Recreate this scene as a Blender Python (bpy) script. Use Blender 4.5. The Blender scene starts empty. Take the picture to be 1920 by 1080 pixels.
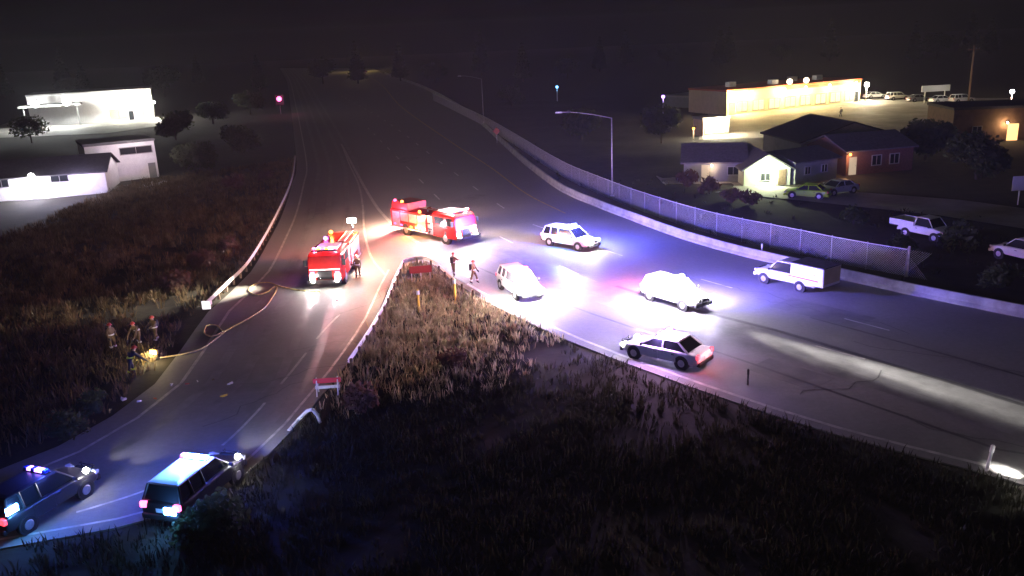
import bpy, bmesh, math, random
import numpy as np
from mathutils import Vector, Matrix, noise
from mathutils.geometry import tessellate_polygon

random.seed(7)
rng = np.random.default_rng(7)
R = math.radians
C = bpy.context.scene.collection
sc = bpy.context.scene

# ------------------------------------------------------------------ camera
CAM_H = 18.0
FPX = 1600.0                       # focal length in pixels of the 1920 px wide frame
PITCH = math.atan(480 / FPX)
ROLL = R(2.5)
cam = bpy.data.cameras.new('traffic_camera')
cam_o = bpy.data.objects.new('traffic_camera', cam)
C.objects.link(cam_o)
cam.sensor_width = 36.0
cam.lens = 36.0 * FPX / 1920.0
cam.clip_start = 0.5
cam.clip_end = 4000
CAM_M = Matrix.Rotation(math.pi / 2 - PITCH, 3, 'X') @ Matrix.Rotation(-ROLL, 3, 'Z')
cam_o.matrix_world = Matrix.Translation((0, 0, CAM_H)) @ CAM_M.to_4x4()
sc.camera = cam_o

# ------------------------------------------------------------------ night sky, faint moon
world = bpy.data.worlds.new('World')
sc.world = world
world.use_nodes = True
nt = world.node_tree
sky = nt.nodes.new('ShaderNodeTexSky')
sky.sky_type = 'NISHITA'
sky.sun_disc = False
sky.sun_elevation = R(40)
sky.sun_rotation = R(200)
nt.links.new(sky.outputs[0], nt.nodes['Background'].inputs[0])
nt.nodes['Background'].inputs[1].default_value = 0.00003
sun = bpy.data.lights.new('moon', 'SUN')
sun.energy = 0.08
sun.angle = R(50)
sun.color = (1.0, 0.95, 0.88)
sun_o = bpy.data.objects.new('moon', sun)
C.objects.link(sun_o)
sun_o.rotation_euler = (R(50), 0, R(-20))

sc.view_settings.view_transform = 'Standard'
sc.view_settings.look = 'None'
sc.view_settings.gamma = 1
sc.view_settings.use_curve_mapping = False
sc.view_settings.exposure = 0.0
cy = sc.cycles
cy.use_denoising = True
cy.max_bounces = 4
cy.diffuse_bounces = 2
cy.glossy_bounces = 2
cy.transmission_bounces = 2
cy.volume_bounces = 0
cy.transparent_max_bounces = 8
cy.sample_clamp_indirect = 3.0
cy.use_light_tree = True
sc.render.filter_size = 3.6

HAZE_DENSITY = 0.00028


# ------------------------------------------------------------------ helpers
def at(px, py, z=0.0):
    """ground point seen at a pixel of the photograph"""
    d = CAM_M @ Vector(((px - 960) / FPX, -(py - 540) / FPX, -1))
    t = (z - CAM_H) / d.z
    return Vector((d.x * t, d.y * t, z))


def between(front, rear):
    f, r = at(*front), at(*rear)
    m = (f + r) / 2
    return m, math.atan2(f.y - r.y, f.x - r.x)


def tag(o, label=None, cat=None, group=None, kind=None):
    if label: o['label'] = label
    if cat: o['category'] = cat
    if group: o['group'] = group
    if kind: o['kind'] = kind
    return o


def empty(name, loc, rz=0.0, label=None, cat=None, group=None):
    o = bpy.data.objects.new(name, None)
    o.empty_display_size = 0.3
    o.location = loc
    o.rotation_euler = (0, 0, rz)
    C.objects.link(o)
    return tag(o, label, cat, group)


class MB:
    """collects simple shapes; build() links them as one mesh object"""
    def __init__(self):
        self.v, self.f = [], []

    def add(self, vs, fs):
        b = len(self.v)
        self.v += [tuple(p) for p in vs]
        self.f += [tuple(i + b for i in q) for q in fs]
        return self

    def box(self, c, s, rz=0.0, ry=0.0, taper=1.0):
        cx, cy_, cz = c
        hx, hy, hz = s[0] / 2, s[1] / 2, s[2] / 2
        m = Matrix.Rotation(rz, 3, 'Z') @ Matrix.Rotation(ry, 3, 'Y')
        vs = []
        for z in (-1, 1):
            k = taper if z > 0 else 1.0
            for x, y in ((-1, -1), (1, -1), (1, 1), (-1, 1)):
                p = m @ Vector((x * hx * k, y * hy * k, z * hz))
                vs.append((p.x + cx, p.y + cy_, p.z + cz))
        return self.add(vs, [(3, 2, 1, 0), (4, 5, 6, 7), (0, 1, 5, 4), (1, 2, 6, 5), (2, 3, 7, 6), (3, 0, 4, 7)])

    def tube(self, p0, p1, r0, r1=None, n=8):
        r1 = r0 if r1 is None else r1
        p0, p1 = Vector(p0), Vector(p1)
        d = (p1 - p0).normalized()
        a = Vector((0, 0, 1)) if abs(d.z) < .9 else Vector((1, 0, 0))
        u = d.cross(a).normalized()
        w = d.cross(u)
        vs = []
        for p, r in ((p0, r0), (p1, r1)):
            for k in range(n):
                t = 2 * math.pi * k / n
                vs.append(p + (u * math.cos(t) + w * math.sin(t)) * r)
        fs = [(k, (k + 1) % n, n + (k + 1) % n, n + k) for k in range(n)]
        fs += [tuple(range(n - 1, -1, -1)), tuple(range(n, 2 * n))]
        return self.add(vs, fs)

    def path(self, pts, r, n=6):
        for a, b in zip(pts[:-1], pts[1:]):
            if (Vector(a) - Vector(b)).length > 1e-4:
                self.tube(a, b, r, n=n)
        return self

    def loft(self, secs, cap=True):
        n = len(secs[0])
        vs = [p for s in secs for p in s]
        fs = []
        for i in range(len(secs) - 1):
            for k in range(n):
                a, b = i * n + k, i * n + (k + 1) % n
                fs.append((a, b, b + n, a + n))
        if cap:
            fs.append(tuple(range(n - 1, -1, -1)))
            fs.append(tuple(range((len(secs) - 1) * n, len(secs) * n)))
        return self.add(vs, fs)

    def ball(self, c, r, n=8, m=6, sz=1.0):
        secs = []
        for i in range(m + 1):
            t = math.pi * (i / m) * .98 + .01
            secs.append([(c[0] + r * math.sin(t) * math.cos(2 * math.pi * k / n),
                          c[1] + r * math.sin(t) * math.sin(2 * math.pi * k / n),
                          c[2] - r * sz * math.cos(t)) for k in range(n)])
        return self.loft(secs)

    def build(self, name, mat, parent=None, bevel=0.0, smooth=False, loc=None, rz=0.0):
        me = bpy.data.meshes.new(name)
        me.from_pydata(self.v, [], self.f)
        bm = bmesh.new()
        bm.from_mesh(me)
        bmesh.ops.recalc_face_normals(bm, faces=bm.faces)
        if smooth == 'auto':
            for e in bm.edges:
                e.smooth = len(e.link_faces) == 2 and e.calc_face_angle(3.2) < R(38)
        bm.to_mesh(me)
        bm.free()
        if smooth:
            for p in me.polygons: p.use_smooth = True
        me.materials.append(mat)
        o = bpy.data.objects.new(name, me)
        C.objects.link(o)
        if bevel:
            b = o.modifiers.new('bevel', 'BEVEL')
            b.width = bevel
            b.segments = 2
            b.limit_method = 'ANGLE'
        if loc is not None: o.location = loc
        o.rotation_euler = (0, 0, rz)
        if parent is not None: o.parent = parent
        return o


def link_mesh(name, me, parent=None):
    o = bpy.data.objects.new(name, me)
    C.objects.link(o)
    if parent is not None: o.parent = parent
    return o


def copy_tree(o, parent=None):
    c = o.copy()
    C.objects.link(c)
    c.parent = parent
    for ch in list(o.children):
        copy_tree(ch, c)
    return c


def catmull(pts, step):
    """smooth polyline through 2-D points at roughly even steps"""
    P = [Vector((p[0], p[1])) for p in pts]
    P = [P[0] * 2 - P[1]] + P + [P[-1] * 2 - P[-2]]
    out = []
    for i in range(1, len(P) - 2):
        n = max(1, int((P[i + 1] - P[i]).length / step))
        for k in range(n):
            t = k / n
            a, b, c, d = P[i - 1], P[i], P[i + 1], P[i + 2]
            out.append(.5 * ((2 * b) + (c - a) * t + (2 * a - 5 * b + 4 * c - d) * t * t + (3 * b - a - 3 * c + d) * t ** 3))
    out.append(P[-2])
    return out


def even(pts, step):
    """resample a polyline at even arc length"""
    out = [pts[0]]
    acc = 0
    for a, b in zip(pts[:-1], pts[1:]):
        L = (b - a).length
        while L > 0 and acc + L >= step:
            t = (step - acc) / L
            a = a + (b - a) * t
            out.append(a)
            L = (b - a).length
            acc = 0
        acc += L
    return out


def offset(pts, d):
    out = []
    for i, p in enumerate(pts):
        a = pts[max(0, i - 1)]
        b = pts[min(len(pts) - 1, i + 1)]
        t = (b - a).normalized()
        out.append(p + Vector((-t.y, t.x)) * d)
    return out


def strip(mb, pts, w, z, dash=None):
    """flat ribbon along a polyline; dash = (on, off)"""
    l, r = offset(pts, w / 2), offset(pts, -w / 2)
    s = 0
    for i in range(len(pts) - 1):
        L = (pts[i + 1] - pts[i]).length
        s += L
        if dash and (s % (dash[0] + dash[1])) > dash[0]: continue
        mb.add([(l[i].x, l[i].y, z), (r[i].x, r[i].y, z), (r[i + 1].x, r[i + 1].y, z), (l[i + 1].x, l[i + 1].y, z)], [(0, 1, 2, 3)])


def poly_sheet(mb, pts, z):
    vs = [Vector((p[0], p[1], 0)) for p in pts]
    tris = tessellate_polygon([vs])
    mb.add([(v.x, v.y, z) for v in vs], tris)


def inside(poly, x, y):
    px_ = np.array([p[0] for p in poly]); py_ = np.array([p[1] for p in poly])
    res = np.zeros(x.shape, bool)
    j = len(px_) - 1
    for i in range(len(px_)):
        c = ((py_[i] > y) != (py_[j] > y)) & (x < (px_[j] - px_[i]) * (y - py_[i]) / (py_[j] - py_[i] + 1e-12) + px_[i])
        res ^= c
        j = i
    return res


def edge_dist(poly, x, y, closed=True):
    d = np.full(x.shape, 1e9)
    n = len(poly)
    for i in range(n if closed else n - 1):
        a, b = poly[i], poly[(i + 1) % n]
        vx, vy = b[0] - a[0], b[1] - a[1]
        t = np.clip(((x - a[0]) * vx + (y - a[1]) * vy) / (vx * vx + vy * vy + 1e-9), 0, 1)
        d = np.minimum(d, np.hypot(x - a[0] - t * vx, y - a[1] - t * vy))
    return d


# ------------------------------------------------------------------ materials
def mat(name, col, rough=.6, metal=0.0, var=0.0, scale=3.0, col2=None, bump=0.0, spec=.5, scale2=None):
    m = bpy.data.materials.new(name)
    m.use_nodes = True
    n = m.node_tree
    b = n.nodes['Principled BSDF']
    b.inputs['Base Color'].default_value = (*col, 1)
    b.inputs['Roughness'].default_value = rough
    b.inputs['Metallic'].default_value = metal
    b.inputs['Specular IOR Level'].default_value = spec
    if var or col2:
        tc = n.nodes.new('ShaderNodeTexCoord')
        no = n.nodes.new('ShaderNodeTexNoise')
        no.inputs['Scale'].default_value = scale
        no.inputs['Detail'].default_value = 6
        no.inputs['Roughness'].default_value = .65
        n.links.new(tc.outputs['Object'], no.inputs['Vector'])
        r = n.nodes.new('ShaderNodeValToRGB')
        c2 = col2 or tuple(min(1, c * (1 + var)) for c in col)
        c1 = col if col2 else tuple(c * (1 - var) for c in col)
        r.color_ramp.elements[0].position = .35
        r.color_ramp.elements[1].position = .65
        r.color_ramp.elements[0].color = (*c1, 1)
        r.color_ramp.elements[1].color = (*c2, 1)
        n.links.new(no.outputs['Fac'], r.inputs['Fac'])
        n.links.new(r.outputs[0], b.inputs['Base Color'])
        if bump:
            n2 = n.nodes.new('ShaderNodeTexNoise')
            n2.inputs['Scale'].default_value = scale2 or scale * 8
            n2.inputs['Detail'].default_value = 4
            n.links.new(tc.outputs['Object'], n2.inputs['Vector'])
            bu = n.nodes.new('ShaderNodeBump')
            bu.inputs['Strength'].default_value = bump
            bu.inputs['Distance'].default_value = .05
            n.links.new(n2.outputs['Fac'], bu.inputs['Height'])
            n.links.new(bu.outputs[0], b.inputs['Normal'])
    return m


def glow(name, col, strength):
    m = bpy.data.materials.new(name)
    m.use_nodes = True
    b = m.node_tree.nodes['Principled BSDF']
    b.inputs['Base Color'].default_value = (.05, .05, .05, 1)
    b.inputs['Emission Color'].default_value = (*col, 1)
    b.inputs['Emission Strength'].default_value = strength
    m.cycles.emission_sampling = 'NONE'      # the lamps in the same housing do the lighting
    return m


def asphalt_mat():
    m = mat('asphalt', (.072, .07, .068), .55, spec=.2)
    n = m.node_tree
    b = n.nodes['Principled BSDF']
    tc = n.nodes.new('ShaderNodeTexCoord')
    big = n.nodes.new('ShaderNodeTexNoise')
    big.inputs['Scale'].default_value = .12
    big.inputs['Detail'].default_value = 8
    big.inputs['Roughness'].default_value = .7
    fine = n.nodes.new('ShaderNodeTexNoise')
    fine.inputs['Scale'].default_value = 3.5
    fine.inputs['Detail'].default_value = 8
    fine.inputs['Roughness'].default_value = .8
    n.links.new(tc.outputs['Object'], big.inputs['Vector'])
    n.links.new(tc.outputs['Object'], fine.inputs['Vector'])
    mx = n.nodes.new('ShaderNodeMath'); mx.operation = 'MULTIPLY_ADD'
    mx.inputs[1].default_value = .45
    n.links.new(fine.outputs['Fac'], mx.inputs[0])
    m2 = n.nodes.new('ShaderNodeMath'); m2.operation = 'MULTIPLY'
    m2.inputs[1].default_value = .6
    n.links.new(big.outputs['Fac'], m2.inputs[0])
    n.links.new(m2.outputs[0], mx.inputs[2])
    r = n.nodes.new('ShaderNodeValToRGB')
    r.color_ramp.elements[0].position = .3
    r.color_ramp.elements[1].position = .75
    r.color_ramp.elements[0].color = (.15, .148, .143, 1)
    r.color_ramp.elements[1].color = (.31, .305, .295, 1)
    n.links.new(mx.outputs[0], r.inputs['Fac'])
    n.links.new(r.outputs[0], b.inputs['Base Color'])
    rr = n.nodes.new('ShaderNodeMapRange')
    rr.inputs['From Min'].default_value = .35
    rr.inputs['From Max'].default_value = .65
    rr.inputs['To Min'].default_value = .55
    rr.inputs['To Max'].default_value = .85
    n.links.new(big.outputs['Fac'], rr.inputs['Value'])
    n.links.new(rr.outputs[0], b.inputs['Roughness'])
    bu = n.nodes.new('ShaderNodeBump')
    bu.inputs['Strength'].default_value = .5
    bu.inputs['Distance'].default_value = .03
    n.links.new(fine.outputs['Fac'], bu.inputs['Height'])
    n.links.new(bu.outputs[0], b.inputs['Normal'])
    return m


M = dict(
    asphalt=asphalt_mat(),
    beam_tone=mat('painted_beam_lane', (.25, .245, .23), .6, var=.25, scale=.6, bump=.3, scale2=4),  # headlight beam put into the lane colour
    track=mat('oily_track', (.13, .128, .124), .5, col2=(.24, .236, .228), scale=.5, bump=.2, scale2=4),
    mend=mat('mended_asphalt', (.135, .133, .13), .65, col2=(.2, .197, .19), scale=.7),
    patch=mat('dark_seal', (.085, .084, .085), .5, var=.2, scale=1.0),
    paint=mat('road_paint', (.62, .6, .55), .5, col2=(.3, .29, .27), scale=1.5),
    yellowpaint=mat('yellow_road_paint', (.55, .38, .06), .5, col2=(.28, .2, .05), scale=1.5),
    soil=mat('soil', (.015, .013, .009), .95, col2=(.032, .027, .017), scale=.6, bump=.6, scale2=3),
    lot=mat('lot_concrete', (.26, .25, .22), .8, var=.3, scale=.15, bump=.2, scale2=3),
    drygrass=mat('dry_grass', (.17, .135, .075), .9, col2=(.5, .42, .25), scale=1.3),
    grass=mat('dark_grass', (.02, .022, .011), .9, col2=(.042, .038, .02), scale=.9),
    brush=mat('red_brush', (.06, .045, .024), .9, col2=(.19, .14, .075), scale=.9),
    leaf=mat('leaf', (.035, .05, .02), .8, col2=(.07, .08, .035), scale=1.2),
    needle=mat('needle', (.03, .045, .025), .8, col2=(.05, .06, .03), scale=1.2),
    redleaf=mat('reddish_leaf', (.08, .04, .03), .8, col2=(.12, .065, .045), scale=1.4),
    bark=mat('bark', (.06, .045, .032), .9, var=.3, scale=8),
    concrete=mat('concrete', (.33, .32, .3), .8, var=.3, scale=.8, bump=.15),
    galv=mat('galvanised_steel', (.62, .62, .62), .5, .15, var=.2, scale=4),
    poststeel=mat('dull_steel', (.3, .3, .31), .5, .2, var=.2, scale=4),
    fence=mat('fence_wire', (.5, .5, .52), .4, .4, var=.1, scale=6),
    white=mat('white_paint', (.75, .75, .74), .35, var=.05, scale=2),
    black=mat('black_paint', (.02, .02, .022), .3),
    silver=mat('silver_paint', (.35, .36, .38), .3, .3),
    lime=mat('lime_paint', (.3, .5, .02), .3),
    red=mat('fire_red', (.45, .018, .015), .25, var=.08, scale=2),
    darkred=mat('dark_red', (.25, .02, .02), .5),
    glass=mat('dark_glass', (.015, .017, .02), .08),
    glareglass=mat('glare_paled_glass', (.16, .17, .19), .1),  # window colour paled so it washes out with the glare
    rubber=mat('rubber', (.015, .015, .015), .85),
    plastic=mat('black_plastic', (.02, .02, .02), .55),
    chrome=mat('chrome', (.7, .7, .7), .15, 1.0),
    alu=mat('aluminium', (.55, .55, .56), .35, .7, var=.15, scale=5),
    reflect=mat('reflective_white', (.85, .85, .85), .4),
    yellow=mat('yellow_plastic', (.75, .5, .05), .5),
    lime_stripe=mat('lime_trim', (.6, .75, .08), .5),
    turnout=mat('turnout_cloth', (.17, .12, .06), .85, var=.2, scale=12),
    navy=mat('navy_cloth', (.02, .025, .05), .85),
    skin=mat('skin', (.45, .27, .19), .6),
    helmet=mat('helmet', (.5, .05, .03), .4),
    hose=mat('yellow_hose', (.6, .48, .2), .7, var=.2, scale=4),
    siding=mat('white_siding', (.66, .65, .64), .7, var=.07, scale=1.5),
    greenwall=mat('pale_green_siding', (.5, .55, .42), .7, var=.07, scale=1.5),
    graywall=mat('grey_siding', (.18, .19, .18), .7, var=.1, scale=1.5),
    brownwall=mat('brown_wall', (.12, .07, .045), .8, var=.2, scale=1.5),
    brickwall=mat('red_brick_wall', (.13, .06, .045), .85, var=.2, scale=4),
    cream=mat('cream_wall', (.62, .52, .34), .7, var=.08, scale=1.0),
    roof=mat('dark_roof', (.05, .05, .052), .85, var=.25, scale=3, bump=.3),
    roofgray=mat('grey_roof', (.1, .1, .1), .85, var=.2, scale=3, bump=.3),
    trim=mat('white_trim', (.25, .25, .24), .5),
    redtrim=mat('red_fascia', (.45, .08, .03), .5),
    wood=mat('weathered_wood', (.16, .11, .07), .8, var=.25, scale=6),
    sign=mat('sign_face', (.55, .55, .52), .5),
    redsign=mat('red_sign_face', (.55, .02, .05), .5),
    e_white=glow('lamp_white', (1, .97, .95), 25),
    e_warm=glow('lamp_warm', (1, .8, .5), 18),
    e_flood=glow('flood_glow', (.95, .94, 1), 400),
    e_head=glow('headlight_glow', (1, .96, .92), 120),
    e_blue=glow('blue_flash', (.10, .32, 1), 60),
    e_red=glow('red_flash', (1, .04, .12), 16),
    e_pink=glow('pink_flash', (1, .12, .4), 6),
    e_tail=glow('tail_glow', (1, .05, .08), 3),
    e_amber=glow('amber_flash', (1, .35, .04), 8),
    e_purple=glow('violet_lamp', (.45, .2, 1), 8),
    e_cyan=glow('cyan_lamp', (.15, .45, 1), 6),
    e_door=glow('lit_doorway', (1, .55, .2), 2.2),
    e_window=glow('lit_window', (1, .78, .42), 1.6),
    e_sign=glow('lit_sign', (1, .9, .7), 7),
    e_dim=glow('dim_lamp', (1, .75, .5), .5),
    tail=mat('tail_lens', (.4, .02, .02), .3),
    lens=mat('clear_lens', (.6, .62, .65), .15),
    bluelens=mat('blue_lens', (.03, .08, .5), .2),
    redlens=mat('red_lens', (.5, .03, .03), .2),
)


for k_ in ('drygrass', 'brush', 'leaf', 'redleaf', 'needle', 'grass'):      # thin leaves let light through
    n_ = M[k_].node_tree
    b_ = n_.nodes['Principled BSDF']
    t_ = n_.nodes.new('ShaderNodeBsdfTranslucent')
    n_.links.new(b_.inputs['Base Color'].links[0].from_socket, t_.inputs['Color'])
    mx_ = n_.nodes.new('ShaderNodeMixShader')
    mx_.inputs[0].default_value = .45
    n_.links.new(b_.outputs[0], mx_.inputs[1])
    n_.links.new(t_.outputs[0], mx_.inputs[2])
    n_.links.new(mx_.outputs[0], n_.nodes['Material Output'].inputs['Surface'])


def lamp(parent, loc, col, power, radius=.12, name='lamp_light', spot=None, cone=90, blend=.6):
    """a lit lamp, or a fill added where no lamp is visible; spot = point it aims at (local)"""
    L = bpy.data.lights.new(name, 'SPOT' if spot else 'POINT')
    L.color = col
    L.energy = power
    L.shadow_soft_size = radius
    o = bpy.data.objects.new(name, L)
    C.objects.link(o)
    o.location = loc
    if spot:
        L.spot_size = R(cone)
        L.spot_blend = blend
        d = Vector(spot) - Vector(loc)
        o.rotation_euler = d.to_track_quat('-Z', 'Y').to_euler()
    if parent is not None: o.parent = parent
    return o


# ================================================================== SETTING
PX = lambda l: [at(*p) for p in l]
left_edge = PX([(525, 128), (537, 150), (545, 200), (551, 250), (556, 310), (548, 345), (530, 400), (505, 450), (470, 510), (430, 550), (390, 585)]) + PX([(340, 655), (290, 720), (210, 780), (110, 836), (0, 880), (-200, 945), (-500, 1020)])
left_rail_px = left_edge[1:11]
lr_edge = PX([(745, 505), (728, 540), (705, 595), (668, 655), (640, 695), (600, 745), (560, 795), (500, 855), (430, 915), (335, 958), (215, 990), (60, 1018), (-180, 1060), (-500, 1110)])
nose = PX([(770, 496), (800, 494), (832, 508)])
rl_edge = PX([(860, 535), (920, 570), (1000, 608), (1070, 640), (1150, 672), (1300, 727), (1440, 775), (1560, 812), (1700, 850), (1860, 890)]) + [Vector((25, 24, 0)), Vector((34, 15, 0))]
right_edge = PX([(700, 128), (725, 140), (790, 164), (850, 196), (900, 232), (960, 288), (1000, 322), (1053, 360), (1110, 385), (1166, 407), (1280, 449), (1400, 483), (1500, 506), (1580, 525), (1700, 552), (1920, 597)]) + [Vector((38, 40.5, 0)), Vector((48, 31, 0))]
LE, LR, RL, RE = (catmull(p, 3.0) for p in (left_edge, lr_edge, rl_edge, right_edge))
NOSE = catmull([LR[0]] + nose + [RL[0]], .8)
ROAD = LE + LR[::-1] + NOSE[1:-1] + RL + RE[::-1]
ROAD = [Vector((p[0], p[1])) for p in ROAD]

# ground: one sheet to the horizon, uneven away from the road
xs = np.unique(np.concatenate([np.linspace(-640, -120, 27), np.linspace(-120, 120, 97), np.linspace(120, 640, 27)]))
ys = np.unique(np.concatenate([np.linspace(-60, 0, 7), np.linspace(0, 240, 97), np.linspace(240, 900, 23)]))
GX, GY = np.meshgrid(xs, ys)
rin = inside(ROAD, GX, GY)
rd = edge_dist(ROAD, GX, GY)
lift = np.clip((rd - 2.5) / 6, 0, 1) * (~rin)


def ground_z(x, y, l):
    n = noise.noise((x * .11, y * .11, 3.1)) * .5 + noise.noise((x * .35, y * .35, 9.0)) * .2
    return -.07 + l * (n * .7 + .05)


GV, GF = [], []
for j in range(len(ys)):
    for i in range(len(xs)):
        x, y = float(xs[i]), float(ys[j])
        k = float(lift[j, i])
        if x > 26 and y > 70: k *= .1
        if x < -45: k *= .3
        GV.append((x, y, ground_z(x, y, k)))
for j in range(len(ys) - 1):
    for i in range(len(xs) - 1):
        a = j * len(xs) + i
        GF.append((a, a + 1, a + 1 + len(xs), a + len(xs)))
g = MB()
g.add(GV, GF)
tag(g.build('ground', M['soil'], smooth=True), kind='structure')

# road: asphalt slab with a skirt, its markings as sheets 4 mm apart
mb = MB()
poly_sheet(mb, ROAD, 0.0)
n0 = len(ROAD)
mb.add([(p.x, p.y, 0) for p in ROAD] + [(p.x, p.y, -.35) for p in ROAD], [(i, (i + 1) % n0, n0 + (i + 1) % n0, n0 + i) for i in range(n0)])
road = tag(mb.build('road', M['asphalt']), kind='structure')

# pale strip painting in the headlight beam and darker sealed joints along the right-hand ramp
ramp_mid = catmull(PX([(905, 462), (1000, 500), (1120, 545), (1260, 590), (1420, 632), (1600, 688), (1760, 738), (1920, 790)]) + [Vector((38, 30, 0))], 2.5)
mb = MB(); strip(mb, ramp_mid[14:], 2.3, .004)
tag(mb.build('painted_beam_lane', M['beam_tone'], road))
mb = MB()
strip(mb, offset(ramp_mid[6:], 1.75), .35, .004)
strip(mb, offset(ramp_mid[2:], -3.6), .2, .004)
strip(mb, offset(ramp_mid[10:], 5.2), .2, .004)
tag(mb.build('sealed_joint', M['patch'], road))
lmid = catmull(PX([(640, 340), (640, 420), (600, 560), (520, 690), (400, 800), (250, 930)]), 2.5)

mb = MB()   # oil darkened wheel tracks on the highway and left ramp
for d in (3.2, 4.9, 7.0, 8.7):
    strip(mb, [p for p in offset(LE[4:], d) if p.y > 35], .55, .004)
for d in (9.5, 11.2, 13.2, 14.9, 17.0, 18.7):
    tr_ = offset(ramp_mid, d * .3 - 4.4)
    ok_ = inside(ROAD, np.array([p.x for p in tr_]), np.array([p.y for p in tr_]))
    strip(mb, [p for p, o_ in zip(tr_, ok_) if o_], .5, .006)
tag(mb.build('wheel_track', M['track'], road))
mb = MB()   # white lines
strip(mb, offset(LE[6:], 1.5), .2, .008)                                                     # left fog line
gore_l = catmull(PX([(640, 270), (655, 308), (672, 345), (680, 385), (683, 430), (695, 480), (722, 515)]), 2)
gore_r = catmull(PX([(640, 270), (664, 315), (690, 362), (716, 400), (760, 440), (830, 482), (880, 520)]), 2)
strip(mb, gore_l, .2, .008)
strip(mb, gore_r, .34, .008)
strip(mb, offset([Vector((p.x, p.y)) for p in LR], -.7), .15, .008)
strip(mb, offset([Vector((p.x, p.y)) for p in RL], .7), .22, .008)
tag(mb.build('edge_line', M['paint'], road))
mb = MB()   # dashes
strip(mb, even(catmull(PX([(636, 590), (600, 628), (560, 680), (520, 728), (470, 785), (405, 845), (310, 905), (180, 950), (0, 1000)]), 1), .6), .15, .008, (5.0, 2.2))
for l in ([(690, 240), (780, 330), (850, 395), (960, 455), (1100, 520), (1260, 565), (1500, 640), (1900, 745)],
          [(640, 180), (720, 225), (840, 315), (960, 400), (1040, 435), (1200, 490), (1500, 575), (1900, 680)]):
    strip(mb, even(catmull(PX(l), 1), .75), .15, .008, (3.5, 8.5))
tag(mb.build('lane_line', M['paint'], road))
mb = MB()
strip(mb, catmull(PX([(684, 138), (716, 160), (750, 198), (838, 261), (917, 312), (985, 362), (1060, 400)]), 3), .2, .008)
tag(mb.build('shoulder_line', M['yellowpaint'], road))

mb = MB()
for a_, L_, w_, ang in (((760, 300), 6, 2.6, 75), ((880, 372), 5, 2.2, 60), ((600, 390), 7, 2.4, 88), ((1540, 585), 6, 2.6, -52), ((1480, 700), 4, 2.2, -52), ((500, 700), 5, 2.4, 86), ((620, 640), 3.4, 1.8, 84)):
    c_ = at(*a_)
    mb.box((c_.x, c_.y, -.098), (L_, w_, .2), rz=R(ang))
tag(mb.build('repair_patch', M['mend'], road))
mb = MB()
for a_, ang, n_ in (((700, 255), 80, 16), ((840, 330), 62, 18), ((930, 420), 10, 8), ((560, 420), 88, 20), ((610, 600), 80, 14), ((450, 720), 30, 9), ((540, 660), 5, 8), ((1250, 520), -50, 14), ((1420, 560), -50, 14), ((1600, 640), -30, 12), ((1700, 780), -48, 12), ((1500, 740), 30, 8), ((380, 800), 60, 9)):
    p_ = at(*a_).xy
    pts_ = [p_.copy()]
    for _ in range(n_):
        t_ = R(ang + random.uniform(-38, 38))
        p_ = p_ + Vector((math.cos(t_), math.sin(t_))) * random.uniform(.5, 1.1)
        pts_.append(p_.copy())
    strip(mb, pts_, .07, .0095)
tag(mb.build('crack', M['patch'], road))

# paved lots and the street beyond the fence
mb = MB(); poly_sheet(mb, PX([(1310, 262), (1330, 208), (1640, 184), (1900, 184), (1940, 262), (1660, 272), (1500, 256)]), .02)
tag(mb.build('parking_lot', M['lot']), kind='structure')
mb = MB(); poly_sheet(mb, PX([(1230, 330), (1500, 352), (1800, 375), (1990, 400), (1990, 440), (1760, 404), (1500, 376), (1250, 352)]), .02)
tag(mb.build('side_street', M['lot']), kind='structure')
mb = MB(); poly_sheet(mb, PX([(-80, 262), (40, 222), (300, 218), (330, 232), (200, 250)]), .02)
tag(mb.build('pavement', M['lot']), kind='structure')
mb = MB(); poly_sheet(mb, PX([(200, 352), (300, 338), (330, 342), (230, 358)]), .02)
tag(mb.build('path', M['lot']), kind='structure')


# ------------------------------------------------------------------ grass and weeds
def tufts(name, mat_, pts, h0, h1, blades, spread, w=.05):
    vs, fs = [], []
    for (x, y, z) in pts:
        h = random.uniform(h0, h1)
        for _ in range(blades):
            a = random.uniform(0, 6.283)
            r = random.uniform(0, spread)
            bx, by = x + r * math.cos(a), y + r * math.sin(a)
            lean = random.uniform(.1, .75) * h
            a2 = a + random.uniform(-1, 1)
            hh = h * random.uniform(.6, 1.15)
            dx, dy = math.cos(a2) * lean, math.sin(a2) * lean
            sx, sy = -math.sin(a2) * w, math.cos(a2) * w
            b = len(vs)
            vs += [(bx - sx, by - sy, z), (bx + sx, by + sy, z), (bx + dx * .45 + sx * .8, by + dy * .45 + sy * .8, z + hh * .65),
                   (bx + dx * .45 - sx * .8, by + dy * .45 - sy * .8, z + hh * .65), (bx + dx, by + dy, z + hh)]
            fs += [(b, b + 1, b + 2, b + 3), (b + 3, b + 2, b + 4)]
    me = bpy.data.meshes.new(name)
    me.from_pydata(vs, [], fs)
    me.materials.append(mat_)
    o = link_mesh(name, me)
    o['kind'] = 'stuff'
    return o


from mathutils.bvhtree import BVHTree
GBVH = BVHTree.FromPolygons(GV, GF)


def on_ground(x, y):
    h = GBVH.ray_cast(Vector((x, y, 60)), Vector((0, 0, -1)))
    return h[0].z if h[0] is not None else 0.0


def scatter(poly, n, keep=None, margin=.3):
    px_ = np.array([[p[0], p[1]] for p in poly])
    lo, hi = px_.min(0), px_.max(0)
    x = rng.uniform(lo[0], hi[0], n); y = rng.uniform(lo[1], hi[1], n)
    ok = inside(poly, x, y) & ~inside(ROAD, x, y)
    x, y = x[ok], y[ok]
    ok = edge_dist(ROAD, x, y) > margin
    x, y = x[ok], y[ok]
    out = []
    for a, b in zip(x, y):
        if keep is None or keep(a, b): out.append((a, b, on_ground(a, b) - .02))
    return out


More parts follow.
